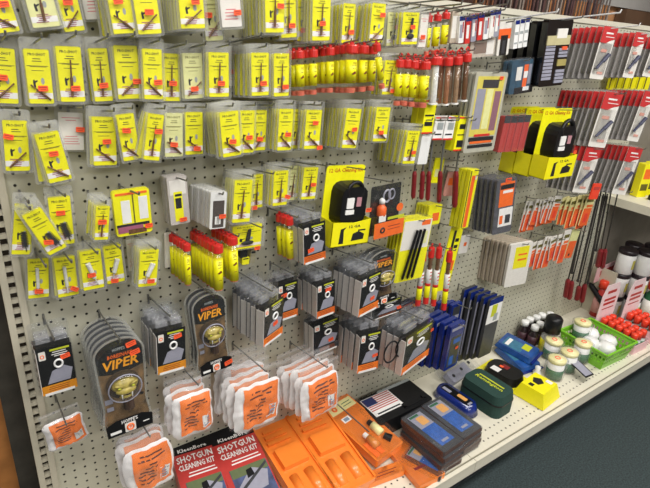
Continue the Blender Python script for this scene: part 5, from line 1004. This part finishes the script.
slab('pink_sign', (594, 272), (616, 262), (597, 280), 2.0, .1, PINKB, [(0, 0, .6, .4, SCAR, 'print_bar')], 'pink card sign behind the red bottle', 'sign', None, 0, None, 0, .5, False)
# leaning black tube at the divider
a, b = onX((591, 285), 104.4), onX((607, 309), 103.2)
single('black_tube', MB().rod((0, 0, 0), b-a, .55, .7, 10).rod((0, 0, 0), (a-b)*.08, .45, .3, 10).mesh('black_tube', BLKP), T(*a), 'short black tube leaning at the corner by the side divider', 'tube')
# white jars with black lids
JP = [('jar', MB().lathe([(1.6, 0), (1.7, .1), (1.7, 4.2), (1.5, 4.4)], 20).mesh('jar', WHP, True), [('label', MB().add([(1.73*math.cos(t), 1.73*math.sin(t), z) for z in (1.2, 3.2) for t in (-1.9, -1.6, -1.3, -1.0)], [(0, 1, 5, 4), (1, 2, 6, 5), (2, 3, 7, 6)]).mesh('label', mat('olive_label', (.5, .45, .08), .5)))]), ('lid', MB().lathe([(1.76, 4.2), (1.8, 4.3), (1.8, 5.0), (1.65, 5.1), (.01, 5.1)], 20).mesh('lid', mat('black_lid', (.018, .012, .016), .35), True))]
k = 0
for ci, (x, y) in enumerate(((107.4, 4.9), (110.4, 7.3), (112.0, 3.9), (115.0, 6.4))):
    for lv in range(3):
        spawn('white_jar', JP, T(x, -y, DECK+5.12*lv), 'white jar with black lid, %s of the %s stack' % (('bottom', 'middle', 'top')[lv], ('front left', 'front right', 'rear left', 'rear right')[ci]), 'jar', 'stacked white jars with black lids')
# things on the upper shelf of the next bay
for i in range(3):
    spawn('yellow_carton', slab_parts(2.4, 6.6, 1.6, YBX, [(0, .2, .7, .3, ORK, 'print_panel'), (0, -.2, .7, .2, OLI, 'print_panel')]), T(108.5+2.8*i, -3.5, ZC-26.8+3.32) @ Matrix.Rotation(-.3, 4, 'Z'), 'yellow carton on the upper shelf, %s from left' % ORD[i], 'carton', 'yellow cartons on the upper shelf')
bottle(114, 6.8, 1.0, 3.0, BLUE, BLKP, 'blue_bottle', 'small blue bottle on the upper shelf at the right edge', 'bottle', None, ZC-26.78, None, .8, .8)
single('low_tray', MB().rr(0, 0, 5, 1.0, .2, 0, 2.4).mesh('low_tray', BLKP), T(110.5, -7.4, ZC-26.25), 'low black tray on the upper shelf', 'tray')
# long top wires
for i, (a_, b_) in enumerate((((452, 3), (400, 10)), ((478, 2), (420, 14)), ((500, 3), (444, 12)), ((420, -4), (385, 6)))):
    p, q = onY(b_, .4), onY(a_, 9)
    q = Vector((p.x, -9, onY(a_, 9).z))
    single('long_wire_hook', MB().path([(0, 0, 0), q-p, q-p+Vector((0, -.1, .4))], .08).mesh('long_wire_hook', STEEL), T(*p), 'long bare wire hook near the top edge, %s from left' % ORD[i], 'hook', 'long bare wire hooks at the top')
for i, (a_, b_) in enumerate((((532, 20), (561, 12.5)), ((570, 21), (618, 12.5)))):
    p = onY(a_, 6)
    q = onY(b_, 9 if i == 0 else 12)
    q = Vector((p.x, q.y, q.z)); p = Vector((p.x, 0, p.z-.4))
    single('label_holder_hook', MB().path([(0, 0, 0), q-p], .1).rod(q-p, q-p+Vector((0, -.15, .35)), .1, .08).mesh('label_holder_hook', WIREW), T(*p), 'white label-holder hook at the top, %s' % ('over the black pouch', 'over the red headers')[i], 'hook', 'white label-holder hooks')
